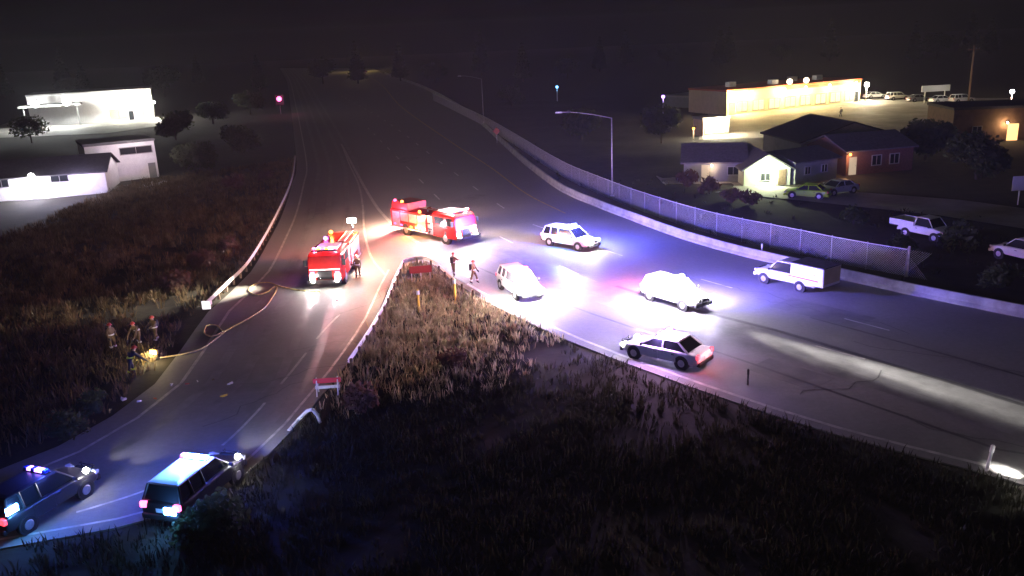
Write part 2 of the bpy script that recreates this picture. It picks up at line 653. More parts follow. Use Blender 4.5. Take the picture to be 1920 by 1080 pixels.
def clumpy(th, s=.22, o=0.0):
    return lambda x, y: noise.noise((x * s, y * s, 5.5 + o)) + random.uniform(-.35, .35) > th


gore_poly = [Vector((p.x, p.y)) for p in LR] + [Vector((-24, 5)), Vector((34, 5))] + [Vector((p.x, p.y)) for p in RL[::-1]] + [Vector((p.x, p.y)) for p in NOSE[::-1]]
pt = scatter(gore_poly, 34000, clumpy(-.38))
nose_d = edge_dist([(-5.5, 66), (-8.0, 50)], np.array([p[0] for p in pt]), np.array([p[1] for p in pt]), False)
is_dry = rng.uniform(0, 1, len(pt)) < np.clip((11.5 - nose_d) / 6.5, 0, 1)
tufts('dry_grass', M['drygrass'], [p for p, d in zip(pt, is_dry) if d], .3, .8, 8, .28, .028)
tufts('grass', M['grass'], [p for p, d in zip(pt, is_dry) if not d], .2, .55, 6, .3, .03)
bank = PX([(548, 300), (546, 345), (528, 395), (500, 450), (440, 530), (380, 590)]) + [Vector((-21.2, 45, 0)), Vector((-21.5, 20, 0)), Vector((-42, 28, 0)), Vector((-52, 70, 0)), Vector((-52, 120, 0))]
pb = scatter(bank, 14000, clumpy(-.3), margin=.6)
tufts('brush', M['brush'], pb, .3, .9, 8, .35, .035)
verge = [Vector((p.x, p.y)) for p in RE[40:]] + [Vector((60, 40)), Vector((70, 62)), Vector((40, 78)), Vector((12, 110)), Vector((3, 150))]
pv = scatter(verge, 9000, clumpy(-.1), margin=1.2)
tufts('roadside_grass', M['grass'], pv, .2, .6, 6, .3)


# ------------------------------------------------------------------ trees and shrubs
def crown_mesh(name, mat_, lobes, n, size):
    vs, fs = [], []
    tot = sum(l[3] ** 2 for l in lobes)
    for (cx, cy_, cz, r, sq) in lobes:
        for _ in range(int(n * r * r / tot)):
            d = Vector((random.gauss(0, 1), random.gauss(0, 1), random.gauss(0, 1))).normalized() * r * random.uniform(.45, 1.08)
            c = Vector((cx + d.x, cy_ + d.y, cz + d.z * sq))
            u = Vector((random.gauss(0, 1), random.gauss(0, 1), random.gauss(0, 1))).normalized()
            w = u.orthogonal().normalized()
            s = size * random.uniform(.5, 1.3)
            b = len(vs)
            vs += [c - u * s, c + w * s * .5, c + u * s, c - w * s * .5]
            fs.append((b, b + 1, b + 2, b + 3))
    me = bpy.data.meshes.new(name)
    me.from_pydata(vs, [], fs)
    me.materials.append(mat_)
    return me


def trunk_mesh(name, h, r, limbs):
    m = MB()
    m.tube((0, 0, -.2), (0, 0, h * .5), r, r * .75)
    m.tube((0, 0, h * .5), (.1, .05, h), r * .75, r * .3)
    for (z, a, L) in limbs:
        m.tube((0, 0, z), (math.cos(a) * L, math.sin(a) * L, z + L * .8), r * .4, r * .12, 6)
    me = bpy.data.meshes.new(name)
    me.from_pydata(m.v, [], m.f)
    me.materials.append(M['bark'])
    return me


def lobes_round(h, r, k):
    out = [(0, 0, h, r * .8, .9)]
    for i in range(k):
        a = 6.283 * i / k + random.uniform(-.3, .3)
        out.append((math.cos(a) * r * .7, math.sin(a) * r * .7, h + random.uniform(-.5, .35) * r, r * random.uniform(.4, .6), .85))
    return out


TREE = []
for k in range(3):
    h = (4.4, 3.9, 5.4)[k]
    TREE.append((trunk_mesh('trunk', h, .22, [(h * .45, .5, 2), (h * .55, 2.4, 1.9), (h * .6, 4.2, 2.1)]),
                 crown_mesh('crown', M['leaf'], lobes_round(h - .5, (3.6, 3.2, 4.0)[k], 9), 2000, .42)))
FIR = (trunk_mesh('trunk', 12, .28, []), crown_mesh('crown', M['needle'], [(0, 0, 2.2 + i * 1.15, 3.0 * (1 - i / 10.5), .35) for i in range(10)], 1900, .5))
SHRUB = [(trunk_mesh('stem', .9, .05, [(.3, .4, .5), (.3, 2.2, .5), (.4, 4.4, .5)]),
          crown_mesh('foliage', M[mm], lobes_round(.75, .8, 5), 420, .16)) for mm in ('leaf', 'redleaf')]


def plant(name, pair, loc, s, label, cat, group, parts=('trunk', 'crown')):
    z = on_ground(loc[0], loc[1])
    o = empty(name, (loc[0], loc[1], z - .03), random.uniform(0, 6.28), label, cat, group)
    link_mesh(parts[0], pair[0], o)
    link_mesh(parts[1], pair[1], o)
    o.scale = (s, s, s * random.uniform(.9, 1.15))
    return o


for i, (x, y) in enumerate([(x, y) for x, y in zip(np.linspace(-230, 330, 34), rng.uniform(330, 430, 34))]):
    plant('fir_tree' if i % 3 else 'broadleaf_tree', FIR if i % 3 else TREE[2], (float(x), float(y)), random.uniform(1.0, 1.5),
          'tall dark conifer in the unlit tree line along the far horizon' if i % 3 else 'broad dark tree in the unlit tree line along the far horizon',
          'tree', 'trees along the far horizon')
for (a, k, s, lab) in [((330, 262), 0, .9, 'dark leafy tree just right of the two-storey white building'),
                       ((400, 232), 1, 1.0, 'dark leafy tree left of the far highway, behind the roadside brush'),
                       ((470, 215), 2, .85, 'tall dark tree beside the far left highway edge near the red signal'),
                       ((370, 330), 1, .8, 'round dark tree on the bank between white buildings and the guardrail'),
                       ((455, 290), 0, .75, 'dark tree on the left bank close to the highway edge'),
                       ((60, 268), 2, .8, 'dark tree behind the low white building, in front of the floodlit one'),
                       ((960, 200), 0, .8, 'dark tree behind the fence by the far street light'),
                       ((1090, 262), 1, .9, 'dark tree behind the fence left of the nearer street light'),
                       ((1240, 268), 2, .7, 'dark tree between the nearer street light and the lit kiosk'),
                       ((1735, 300), 1, .95, 'dark tree right of the brick house on the far side street'),
                       ((1830, 335), 0, .8, 'dark tree in the yard below the brown house with lit doorway')]:
    plant('broadleaf_tree', TREE[k], at(*a), s, lab, 'tree', 'trees beside the highway')
for (a, k, s, lab) in [((1290, 352), 1, 1.4, 'reddish shrub behind the fence, leftmost of the four in the row'),
                       ((1330, 364), 1, 1.5, 'reddish shrub behind the fence, second from the left'),
                       ((1372, 378), 1, 1.3, 'reddish shrub behind the fence below the lit porch, third of the row'),
                       ((1405, 385), 1, 1.2, 'reddish shrub behind the fence, rightmost of the four in the row'),
                       ((1600, 420), 0, 1.5, 'dark green shrub in the grass left of the parked flatbed pickup'),
                       ((1800, 470), 0, 1.7, 'dark green shrub between the parked pickup and the white car at the edge'),
                       ((1690, 470), 0, 1.3, 'dark green shrub behind the last stretch of fence'),
                       ((1870, 540), 0, 1.4, 'dark green shrub behind the barrier right of the fence end'),
                       ((380, 505), 1, 1.3, 'reddish shrub on the bank behind the bright guardrail end'),
                       ((430, 470), 1, 1.2, 'reddish shrub on the bank beside the left guardrail'),
                       ((330, 545), 1, 1.4, 'reddish shrub farther down the bank from the guardrail end'),
                       ((440, 355), 1, 1.6, 'reddish shrub high on the left bank near the highway edge'),
                       ((500, 340), 1, 1.5, 'reddish shrub touching the far part of the left guardrail'),
                       ((130, 815), 0, 1.0, 'pale scrubby bush at the left road edge before the bottom police cars'),
                       ((170, 775), 0, .9, 'pale scrubby bush just above the other one at the left road edge'),
                       ((365, 1010), 0, 1.0, 'bush lit blue just behind the right police car at the bottom'),
                       ((420, 985), 0, 1.1, 'dark bush right of the front-left police car tail, by the ramp edge'),
                       ((680, 770), 1, 1.1, 'weedy bush in the gore right of the red plank barricade'),
                       ((850, 690), 1, .9, 'weedy bush in the middle of the dry grass gore')]:
    plant('shrub', SHRUB[k], at(*a), s, lab, 'shrub', 'shrubs on the verges', ('stem', 'foliage'))


# ------------------------------------------------------------------ barrier, fence, guardrails, poles
def prism_along(mb, pts, prof):
    """sweep a 2-D profile (offset, z) along a polyline"""
    secs = []
    offs = {d: offset(pts, d) for d in set(p[0] for p in prof)}
    for i in range(len(pts)):
        secs.append([(offs[d][i].x, offs[d][i].y, z) for d, z in prof])
    mb.loft(secs)


mb = MB()
bar = [Vector((p.x, p.y)) for p in RE[30:]]
prism_along(mb, offset(bar, .35), [(-.3, -.2), (-.3, .08), (-.17, .25), (-.1, .72), (.1, .72), (.17, .25), (.3, .08), (.3, -.2)])
b = mb.build('concrete_barrier', M['concrete'])
tag(b, 'long low concrete barrier curving along the right road edge', 'barrier')

FENCE = catmull(PX([(812, 188), (898, 231), (956, 266), (1034, 318), (1081, 344), (1150, 374), (1213, 399), (1330, 437), (1480, 471), (1600, 499), (1743, 526)]), 2)
fp = even(FENCE, 3.0)
fo = empty('chain_link_fence', (0, 0, 0), 0, 'long chain-link fence on steel posts lit purple along the right verge', 'fence')
post_me = None
FH = 2.0
for i, p in enumerate(fp):
    if post_me is None:
        m = MB(); m.tube((0, 0, -.3), (0, 0, FH + .06), .035, n=8); m.ball((0, 0, FH + .07), .05)
        o = m.build('post', M['poststeel'], fo); post_me = o.data
    else:
        o = link_mesh('post', post_me, fo)
    o.location = (p.x, p.y, on_ground(p.x, p.y))
e = fp[-1]
m = MB(); m.tube((e.x + .12, e.y, -.3), (e.x + .12, e.y, FH + .2), .08); m.build('end_post', M['galv'], fo)
m = MB(); m.path([(p.x, p.y, on_ground(p.x, p.y) + FH) for p in fp], .03)
m.build('top_rail', M['galv'], fo)
m = MB()
wp = even(FENCE, .16)
zz = [on_ground(p.x, p.y) for p in wp]
K = int(FH / .16)
for i in range(0, len(wp) - 1):
    for s in (1, -1):
        j = i + s * K
        if 0 <= j < len(wp):
            pts = [(wp[i + s * int(K * t)].x, wp[i + s * int(K * t)].y, zz[i] + .03 + (FH - .03) * t) for t in (0, .5, 1)]
            for a, b_ in zip(pts[:-1], pts[1:]):
                m.tube(a, b_, .009, n=3)
tag(m.build('chain_link', M['fence'], fo), kind='stuff')


def w_beam(mb, pts, z0=.45):
    prof = [(0, z0), (.05, z0 + .04), (.09, z0 + .09), (.02, z0 + .155), (.09, z0 + .22), (.05, z0 + .27), (0, z0 + .31),
            (-.012, z0 + .31), (.035, z0 + .265), (.075, z0 + .22), (.005, z0 + .155), (.075, z0 + .09), (.035, z0 + .045), (-.012, z0)]
    prism_along(mb, pts, prof)


def guardrail(name, pts, label, side=1, thick=.35):
    o = empty(name, (0, 0, 0), 0, label, 'guardrail')
    m = MB(); w_beam(m, pts if side > 0 else pts[::-1]); m.build('rail', M['white'], o)
    pm = None
    for p in even(offset(pts, -.12 * side), 1.9):
        if pm is None:
            m = MB(); m.box((0, 0, .25), (.14, .16, 1.05)); q = m.build('post', M['wood'], o); pm = q.data
        else:
            q = link_mesh('post', pm, o)
        q.location = (p.x, p.y, -.05)
    return o


lgp = catmull(PX([(556, 300), (553, 330), (545, 360), (527, 402), (503, 450), (470, 505), (432, 545), (394, 583)]), 1.2)
lgp = [Vector((p.x - .15, p.y)) for p in lgp]
gr = guardrail('guardrail', lgp, 'steel guardrail on the left bank ending in a bright white terminal', side=1)
tp = lgp[-1]
m = MB()
m.box((tp.x, tp.y - .18, .5), (.62, .06, .62)); m.box((tp.x, tp.y + .25, .5), (.3, .8, .34))
m.build('end_terminal', M['reflect'], gr, bevel=.03)
ggp = [Vector((p.x, p.y)) for p in LR[::-1]]
ggp = [p for p in ggp if p.y > 42] + [Vector((p.x, p.y)) for p in NOSE[1:-1]] + [Vector((p.x, p.y)) for p in RL if p.y > 52]
guardrail('guardrail', offset(even(ggp, .9), -.5), 'rounded steel guardrail wrapping the nose of the grassy gore', side=1)


def street_light(base, h, arm, rz, label):
    o = empty('street_light', at(*base), rz, label, 'street light', 'street lights on the right verge')
    m = MB(); m.tube((0, 0, -.2), (0, 0, h), .1, .06, 10); m.build('pole', M['poststeel'], o, smooth=True)
    m = MB(); m.box((0, 0, .02), (.4, .4, .1)); m.build('base_plate', M['galv'], o)
    pts = [(arm * t, 0, h - .05 + .75 * math.sin(t * math.pi * .5)) for t in np.linspace(0, 1, 9)]
    m = MB(); m.path(pts, .04, 8); m.build('mast_arm', M['poststeel'], o, smooth=True)
    m = MB(); m.box((arm + .35, 0, h + .68), (.8, .3, .16), taper=.75); hd = m.build('lamp_head', M['galv'], o, bevel=.03)
    m = MB(); m.box((arm + .38, 0, h + .59), (.5, .22, .03)); m.build('lens', M['glass'], hd)
    return o


street_light((1148, 367), 8.6, 5.5, R(165), 'nearer unlit street light with long curved arm rising behind the purple fence')
street_light((907, 231), 9.0, 4.5, R(160), 'farther thin unlit street light beside the distant fence')


def marker(base, h, col, label, tilt=0.0, r=.05, topcol='reflect', cat='marker post', name='marker_post', topname='reflector'):
    o = empty(name, at(*base), 0, label, cat)
    o.rotation_euler = (0, tilt, 0)
    m = MB(); m.tube((0, 0, -.1), (0, 0, h), r, r * .9, 8); m.build('post', M[col], o)
    m = MB(); m.tube((0, 0, h - .32), (0, 0, h - .04), r * 1.25, n=8); m.build(topname, M[topcol], o)
    return o


marker((1850, 882), 1.15, 'white', 'white flexible marker post leaning by the lower right ramp edge', R(7), .07)
marker((1428, 483), 1.15, 'white', 'white marker post standing in front of the service pickup', 0, .06)
marker((1402, 722), .9, 'plastic', 'short dark marker post on the ramp edge right of the white patrol car', 0, .05, 'plastic')
marker((908, 236), .9, 'white', 'small white marker post at the far barrier below the farther street light', 0, .14)
marker((786, 583), 1.5, 'yellow', 'yellow marker post on the left of the gore nose', 0, .09)
marker((854, 568), 1.75, 'yellow', 'tall yellow marker post on the right of the gore nose', 0, .09)


def sign(base, h, w, hh, face, label, rz=0.0, name='road_sign', cat='sign', shape='box', extra=None):
    o = empty(name, at(*base), rz, label, cat)
    m = MB(); m.box((0, 0, h / 2), (.08, .08, h)); m.build('post', M['galv'], o)
    m = MB()
    if shape == 'diamond':
        m.box((0, -.06, h), (w * .7, .02, w * .7), ry=R(45))
    else:
        m.box((0, -.06, h), (w, .03, hh))
    m.build('panel', M[face], o)
    return o


s_ = sign((527, 214), 3.6, 2.2, 2.6, 'plastic', 'glowing red signal head on a post at the far left road edge', name='red_signal', cat='signal')
m = MB(); m.tube((0, -.08, 3.9), (0, -.35, 3.9), .62, n=16); m.build('lens', M['e_pink'], s_)
lamp(s_, (0, -.9, 3.9), (1, .1, .3), 250, .2)
s_ = sign((932, 268), 2.0, 1.3, 1.3, 'redtrim', 'small orange diamond sign on a post at the far right shoulder', shape='diamond')
# dark red guide panel lying low behind the gore nose
s_ = sign((790, 527), .95, 1.7, .55, 'darkred', 'low dark red panel on posts inside the gore nose guardrail', rz=R(8), name='gore_sign')
m = MB(); m.box((-.7, 0, .45), (.07, .07, .9)); m.build('post', M['galv'], s_)
m = MB(); m.box((.7, 0, .45), (.07, .07, .9)); m.build('post', M['galv'], s_)

# red plank barricade beside the left ramp
o = empty('barricade', at(616, 738), R(4), 'red plank barricade on white legs at the right edge of the left ramp', 'barricade')
m = MB(); m.box((0, -.05, .78), (1.45, .06, .26)); m.build('plank', M['redsign'], o)
m = MB(); m.box((0, -.02, .4), (1.3, .05, .16)); m.build('plank', M['white'], o)
for sx in (-.55, .55):
    m = MB(); m.tube((sx, -.35, 0), (sx, 0, .95), .035); m.tube((sx, .35, 0), (sx, 0, .95), .035); m.build('leg', M['white'], o)
# bent steel pipe by the edge
m = MB(); pts = [at(541, 808), at(560, 786, .3), at(576, 770, .8), at(586, 768, .9), at(595, 778, .55), at(600, 792, .1)]
m.path(pts, .09, 8)
tag(m.build('bent_rail', M['galv']), 'bent steel rail arching over the right edge of the left ramp', 'rail')


# ================================================================== VEHICLES
def ring(x, hw, z0, z1, soft=.12):
    return [(x, -hw * .9, z0), (x, -hw, z0 + (z1 - z0) * .25), (x, -hw, z0 + (z1 - z0) * .6), (x, -hw * .97, z1 - soft * .4), (x, -hw * .86, z1),
            (x, hw * .86, z1), (x, hw * .97, z1 - soft * .4), (x, hw, z0 + (z1 - z0) * .6), (x, hw, z0 + (z1 - z0) * .25), (x, hw * .9, z0)]


def wheel(parent, x, y, r, w=.24, dual=False):
    m = MB(); s = 1 if y > 0 else -1
    m.tube((0, -w / 2, 0), (0, w / 2, 0), r, n=20)
    wh = m.build('wheel', M['rubber'], parent, bevel=.03, loc=(x, y, r))
    m = MB(); m.tube((0, s * (w / 2 - .01), 0), (0, s * (w / 2 + .02), 0), r * .62, r * .5, 14)
    m.build('rim', M['alu'], wh)


def light_bar(parent, x, z, w, cols, white_ends=False):
    m = MB(); m.box((x, 0, z + .02), (.26, w, .05)); b_ = m.build('light_bar', M['plastic'], parent, bevel=.015)
    n = len(cols)
    for k, c in enumerate(cols):
        m = MB(); yy = -w / 2 + w * (k + .5) / n
        m.box((x, yy, z + .1), (.24, w / n * .92, .11), taper=.85)
        m.build('light_module', M[c], b_)
    return b_


def car(name, loc, rz, label, cat, kind='suv', paint='white', roofp=None, bar=None, head='e_head', tail='e_tail', L=4.95, W=1.95, group=None, doors=None, push=True, police=True, glass='glass'):
    o = empty(name, loc, rz, label, cat, group)
    k = L / 4.95
    P = M[paint]
    RP = M[roofp or paint]
    DP = M[doors or paint]
    hz = {'suv': 1.72, 'sedan': 1.47, 'pickup': 1.8}[kind]
    zb = {'suv': 1.08, 'sedan': .98, 'pickup': 1.12}[kind]
    hood = {'suv': .98, 'sedan': .86, 'pickup': 1.06}[kind]
    hw = W / 2
    lo = {'suv': .3, 'sedan': .22, 'pickup': .38}[kind]
    tr = {'suv': zb, 'sedan': .98, 'pickup': zb}[kind]
    m = MB()
    m.loft([ring(x * k, w_ * hw, a, b_) for x, w_, a, b_ in [(-2.47, .76, lo + .2, tr - .3), (-2.44, .88, lo + .1, tr - .1), (-2.36, .94, lo + .04, tr - .03), (-2.1, .975, lo, tr), (-1.5, 1, lo, zb + .01),
          (-.5, 1, lo, zb + .01), (.3, 1, lo, zb), (.9, .995, lo, zb - .02), (1.2, .99, lo, hood + .06), (1.5, .98, lo, hood + .01), (1.9, .96, lo + .02, hood - .05), (2.2, .91, lo + .05, hood - .12), (2.36, .83, lo + .1, hood - .2), (2.46, .68, lo + .2, hood - .32)]])
    bd = m.build('body', P, o, smooth=True)
    sb_ = bd.modifiers.new('subdivision', 'SUBSURF'); sb_.levels = 1; sb_.render_levels = 2
    # glasshouse, roof skin and pillars
    xb0, xb1, xt0, xt1 = {'suv': (-2.3, 1.2, -2.05, .45), 'sedan': (-1.85, 1.15, -1.15, .3), 'pickup': (-.75, 1.2, -.6, .6)}[kind]
    bot = lambda t: hw * .88
    top = hw * .70
    m = MB()
    m.loft([[(xb0 * k, -hw * .87, zb - .03), (xb1 * k, -hw * .85, zb - .05), (xb1 * k, hw * .85, zb - .05), (xb0 * k, hw * .87, zb - .03)],
            [(xt0 * k, -top, hz - .05), (xt1 * k, -top, hz - .05), (xt1 * k, top, hz - .05), (xt0 * k, top, hz - .05)]])
    m.build('window', M[glass], o, bevel=.03)
    m = MB()
    m.loft([[(xt0 * k - .04, -top - .03, hz - .06), (xt1 * k + .04, -top - .03, hz - .06), (xt1 * k + .04, top + .03, hz - .06), (xt0 * k - .04, top + .03, hz - .06)],
            [(xt0 * k + .02, -top, hz - .01), (xt1 * k - .02, -top, hz - .01), (xt1 * k - .02, top, hz - .01), (xt0 * k + .02, top, hz - .01)],
            [(xt0 * k + .2, -top * .75, hz + .02), (xt1 * k - .2, -top * .75, hz + .02), (xt1 * k - .2, top * .75, hz + .02), (xt0 * k + .2, top * .75, hz + .02)]])
    m.build('roof', RP, o)
    for s in (-1, 1):
        xm = (xt0 + xt1) / 2 * k + .15
        posts = [((xb1 * k - .03, s * hw * .86, zb - .03), (xt1 * k, s * (top + .005), hz - .04), .04, .035), ((xb0 * k + .03, s * hw * .88, zb - .03), (xt0 * k, s * (top + .005), hz - .04), .07, .05)]
        if kind != 'pickup': posts.append(((xm, s * hw * .89, zb - .03), (xm, s * (top + .012), hz - .04), .045, .04))
        if kind == 'suv': posts.append(((-1.45 * k, s * hw * .89, zb - .03), (-1.45 * k, s * (top + .012), hz - .04), .06, .05))
        for p0, p1, r0, r1 in posts:
            m = MB(); m.tube(p0, p1, r0, r1, 6); m.build('pillar', P, o)
        spans = [(-.05, .98), (-1.15, -.1)] if kind != 'pickup' else [(-.55, .95)]
        for x0, x1 in spans:
            m = MB(); m.box(((x0 + x1) / 2 * k, s * (hw + .004), (lo + zb) / 2 + .03), ((x1 - x0) * k, .014, zb - lo - .22))
            d = m.build('door', DP, o, bevel=.004)
            m = MB(); m.box((x0 * k + .16, s * (hw + .025), zb - .2), (.17, .03, .035)); m.build('handle', M['plastic'], d)
        m = MB(); m.box((xb1 * k - .22, s * (hw + .1), zb + .08), (.12, .2, .15)); m.build('mirror', M['plastic'], o, bevel=.03)
        # lamps
        m = MB(); m.box((2.27 * k, s * hw * .68, hood - .2), (.22, .42, .17), rz=-s * .25); m.build('headlight', M[head], o, bevel=.03)
        m = MB(); m.box((-2.40 * k, s * hw * .78, tr - .16), (.16, .3, .24), rz=s * .15); m.build('taillight', M[tail], o, bevel=.03)
        for x in (-1.5 * k, 1.48 * k):
            m = MB(); m.tube((x, s * (hw - .2), .36), (x, s * (hw + .006), .36), .43, n=20); m.build('wheel_arch', M['plastic'], o)
            wheel(o, x, s * (hw - .1), .36)
    m = MB(); m.box((2.42 * k, 0, lo + .16), (.22, W * .82, .24)); m.build('front_bumper', M['plastic'] if police else P, o, bevel=.05)
    m = MB(); m.box((-2.44 * k, 0, lo + .18), (.2, W * .86, .24)); m.build('rear_bumper', M['plastic'] if police else P, o, bevel=.05)
    m = MB(); m.box((2.4 * k, 0, hood - .24), (.12, W * .42, .2)); m.build('grille', M['plastic'], o)
    m = MB(); m.box((-2.49 * k, 0, tr - .32), (.02, .34, .17)); m.build('licence_plate', M['reflect'], o)
    if push and police:
        m = MB()
        for s in (-.32, .32): m.tube((2.6 * k, s, lo + .05), (2.6 * k, s, hood - .05), .035)
        for z in (lo + .15, hood - .12): m.tube((2.6 * k, -.42, z), (2.6 * k, .42, z), .03)
        m.build('push_bar', M['plastic'], o)
    if bar:
        light_bar(o, .0 if kind == 'sedan' else .1, hz + .02, 1.25, bar)
    o['roof_z'] = hz
    del o['roof_z']
    return o


BLUE = (.10, .16, 1.0)
VIO = (.22, .2, 1.0)
REDC = (1.0, .06, .14)
WHT = (1.0, .95, .9)

# patrol car with its tail to the camera on the right ramp
pos, hd = between((1183, 658), (1316, 688))
c6 = car('police_car', pos, hd, 'white patrol sedan on the right ramp, red tail lights towards the camera, roof lights on', 'police car', 'sedan', 'white',
         bar=['e_pink', 'e_white', 'e_pink', 'e_white', 'e_blue', 'e_white'], tail='e_tail')
for s in (-1, 1):
    lamp(c6, (.0, s * .5, 1.8), (1, .5, .8) if s > 0 else (.3, .2, 1), 500, .12)
    lamp(c6, (-2.62, s * .74, .85), (1, .1, .15), 30, .08)
    lamp(c6, (2.6, s * .6, .7), WHT, 200, .08, spot=(9, s * .8, 0), cone=70)
lamp(c6, (0, .78, 1.72), (.55, .32, 1), 700, .06)  # added fill, turns the near side violet
lamp(c6, (-2.9, -.1, 1.0), (1, .7, .8), 30, .1)
lamp(c6, (.0, 0, 2.3), (1, .7, 1), 600, .15)

# blown-out patrol vehicle in the middle of the ramp
pos, hd = between((1325, 585), (1212, 552))
c5 = car('police_car', pos, hd, 'patrol SUV in the middle of the ramp, blown out white by added fill lamps', 'police car', 'suv', 'white',
         bar=['e_flood'] * 6, glass='glareglass')
lamp(c5, (.1, 0, 3.0), (.6, .55, 1), 1200, .25)  # fills added above the roof to wash it out
lamp(c5, (-1.5, 0, 2.6), (.8, .76, 1), 700, .25)
c5_aims = []
for a_, pw, cn in (((1480, 650), 9000, 13), ((1620, 690), 26000, 10), ((1840, 752), 80000, 8.5)):
    q = at(*a_) - pos
    c5_aims.append(((q.x * math.cos(hd) + q.y * math.sin(hd), -q.x * math.sin(hd) + q.y * math.cos(hd), 0), pw, cn))
for s in (-1, 1):
    lamp(c5, (.1, s * .62, 2.15), (.12, .085, 1) if s > 0 else (.22, .1, 1), 20000 if s > 0 else 9000, .2, spot=(.1 - (s < 0) * 4, s * 12, -.6), cone=165, blend=1)
    for x in (-1.7, 1.6):
        lamp(c5, (x, s * 1.45, 1.3), (.75, .68, 1), 1900 if s < 0 else 800, .2)  # fill lamps added around the body to widen the glare
    for aim, pw, cn in c5_aims:
        lamp(c5, (.35, s * .45, 2.2), WHT, pw, .08, spot=aim, cone=cn, blend=1)
    lamp(c5, (2.65, s * .6, .85), WHT, 300, .1, spot=(22, s * .2, .2), cone=60)
    lamp(c5, (-2.7, s * .7, 1.0), (1, .08, .35), 3500, .1, spot=(-8, s * 1.5, 0), cone=120)

# patrol car beside the gore with its headlights towards the camera
pos, hd = between((1008, 572), (945, 528))
c4 = car('police_car', pos, hd, 'patrol SUV beside the gore nose with glaring headlights and red roof lights', 'police car', 'suv', 'white',
         bar=['e_red', 'e_pink', 'e_red', 'e_red', 'e_pink', 'e_red'], glass='glareglass', head='e_flood')
lamp(c4, (1.2, 0, 2.4), (1, .85, .95), 700, .2)
lamp(c4, (1.4, -1.5, 1.2), WHT, 1100, .2)  # side fills added to spread the white glare
lamp(c4, (1.4, 1.5, 1.2), WHT, 350, .2)
for s in (-1, 1):
    lamp(c4, (.1, s * .55, 2.1), (1, .12, .3), 1300, .15)
    lamp(c4, (2.7, s * .6, .9), WHT, 1300, .2)
    lamp(c4, (2.8, s * .6, .85), WHT, 250, .1, spot=(12, s, 0), cone=60)

# patrol car across the road, bright roof
pos, hd = between((1128, 472), (1015, 452))
c3 = car('police_car', pos, hd, 'white patrol SUV crossing the road by the barrier, roof and side blazing cyan and blue', 'police car', 'suv', 'white',
         bar=['e_blue', 'e_white', 'e_blue', 'e_blue', 'e_white', 'e_blue'], tail='e_pink', L=5.3)
for s in (-1, 1):
    lamp(c3, (.1, s * .55, 2.15), (.07, .08, 1), 13000, .15)
lamp(c3, (-.4, -1.3, 1.2), (.1, .5, 1), 300, .2)
lamp(c3, (0, 0, 2.9), (.6, .7, 1), 900, .1)
lamp(c3, (2.75, -.6, .8), WHT, 700, .1)
lamp(c3, (-2.7, .5, .9), (1, .3, .6), 80, .08)

# two patrol cars on the left ramp in the foreground
pos, hd = between((422, 892), (322, 976))
c8 = car('police_car', pos, hd, 'dark patrol SUV in the left foreground, rear window and tail glowing blue', 'police car', 'suv', 'black', roofp='white',
         bar=['e_blue', 'e_blue', 'e_white', 'e_blue', 'e_blue', 'e_pink'], tail='e_pink', head='lens', L=4.7)
lamp(c8, (-.7, 0, 2.35), (.08, .25, 1), 450, .12)  # fill added over the roof to make it bloom
for s in (-1, 1):
    lamp(c8, (.1, s * .55, 2.05), (.05, .09, 1), 800, .12)
lamp(c8, (-2.68, -.7, 1.0), (.1, .4, 1), 90, .1)
m = MB(); m.box((-2.53, -.62, .9), (.08, .5, .28)); m.build('rear_flasher', M['e_blue'], c8)
m = MB(); m.ball((1.5, -1.02, 1.2), .13); m.build('spotlight', M['e_head'], c8)
lamp(c8, (1.5, -1.4, 1.2), WHT, 12, .06)
for s in (-1, 1): lamp(c8, (2.6, s * .6, .85), WHT, 450, .08, spot=(18, s * 1.0, .2), cone=55)
pos, hd = between((132, 926), (26, 990))
c9 = car('police_car', pos, hd, 'dark patrol SUV cut by the left picture edge, blue flasher and red tail light', 'police car', 'suv', 'black',
         bar=['bluelens', 'e_purple', 'e_purple', 'bluelens', 'e_purple', 'bluelens'], head='lens', L=4.6)
lamp(c9, (-1.9, -1.2, 1.35), (.1, .4, 1), 80, .1)
m = MB(); m.box((-1.9, -.93, 1.3), (.5, .08, .28)); m.build('rear_flasher', M['e_blue'], c9)
m = MB(); m.ball((1.5, -1.02, 1.2), .13); m.build('spotlight', M['e_head'], c9)
q = at(393, 570) - pos
lamp(c9, (1.7, -1.1, 1.4), WHT, 42000, .05, spot=(q.x * math.cos(hd) + q.y * math.sin(hd), -q.x * math.sin(hd) + q.y * math.cos(hd), .6), cone=7, blend=1)  # beam added to whiten the guardrail terminal
for s in (-1, 1): lamp(c9, (2.6, s * .6, .85), WHT, 300, .08, spot=(18, s * 1.0, .2), cone=55)
lamp(c9, (.1, -.5, 2.2), (.06, .1, 1), 400, .1)
lamp(c9, (-2.7, .6, .8), (1, .1, .1), 10, .06)


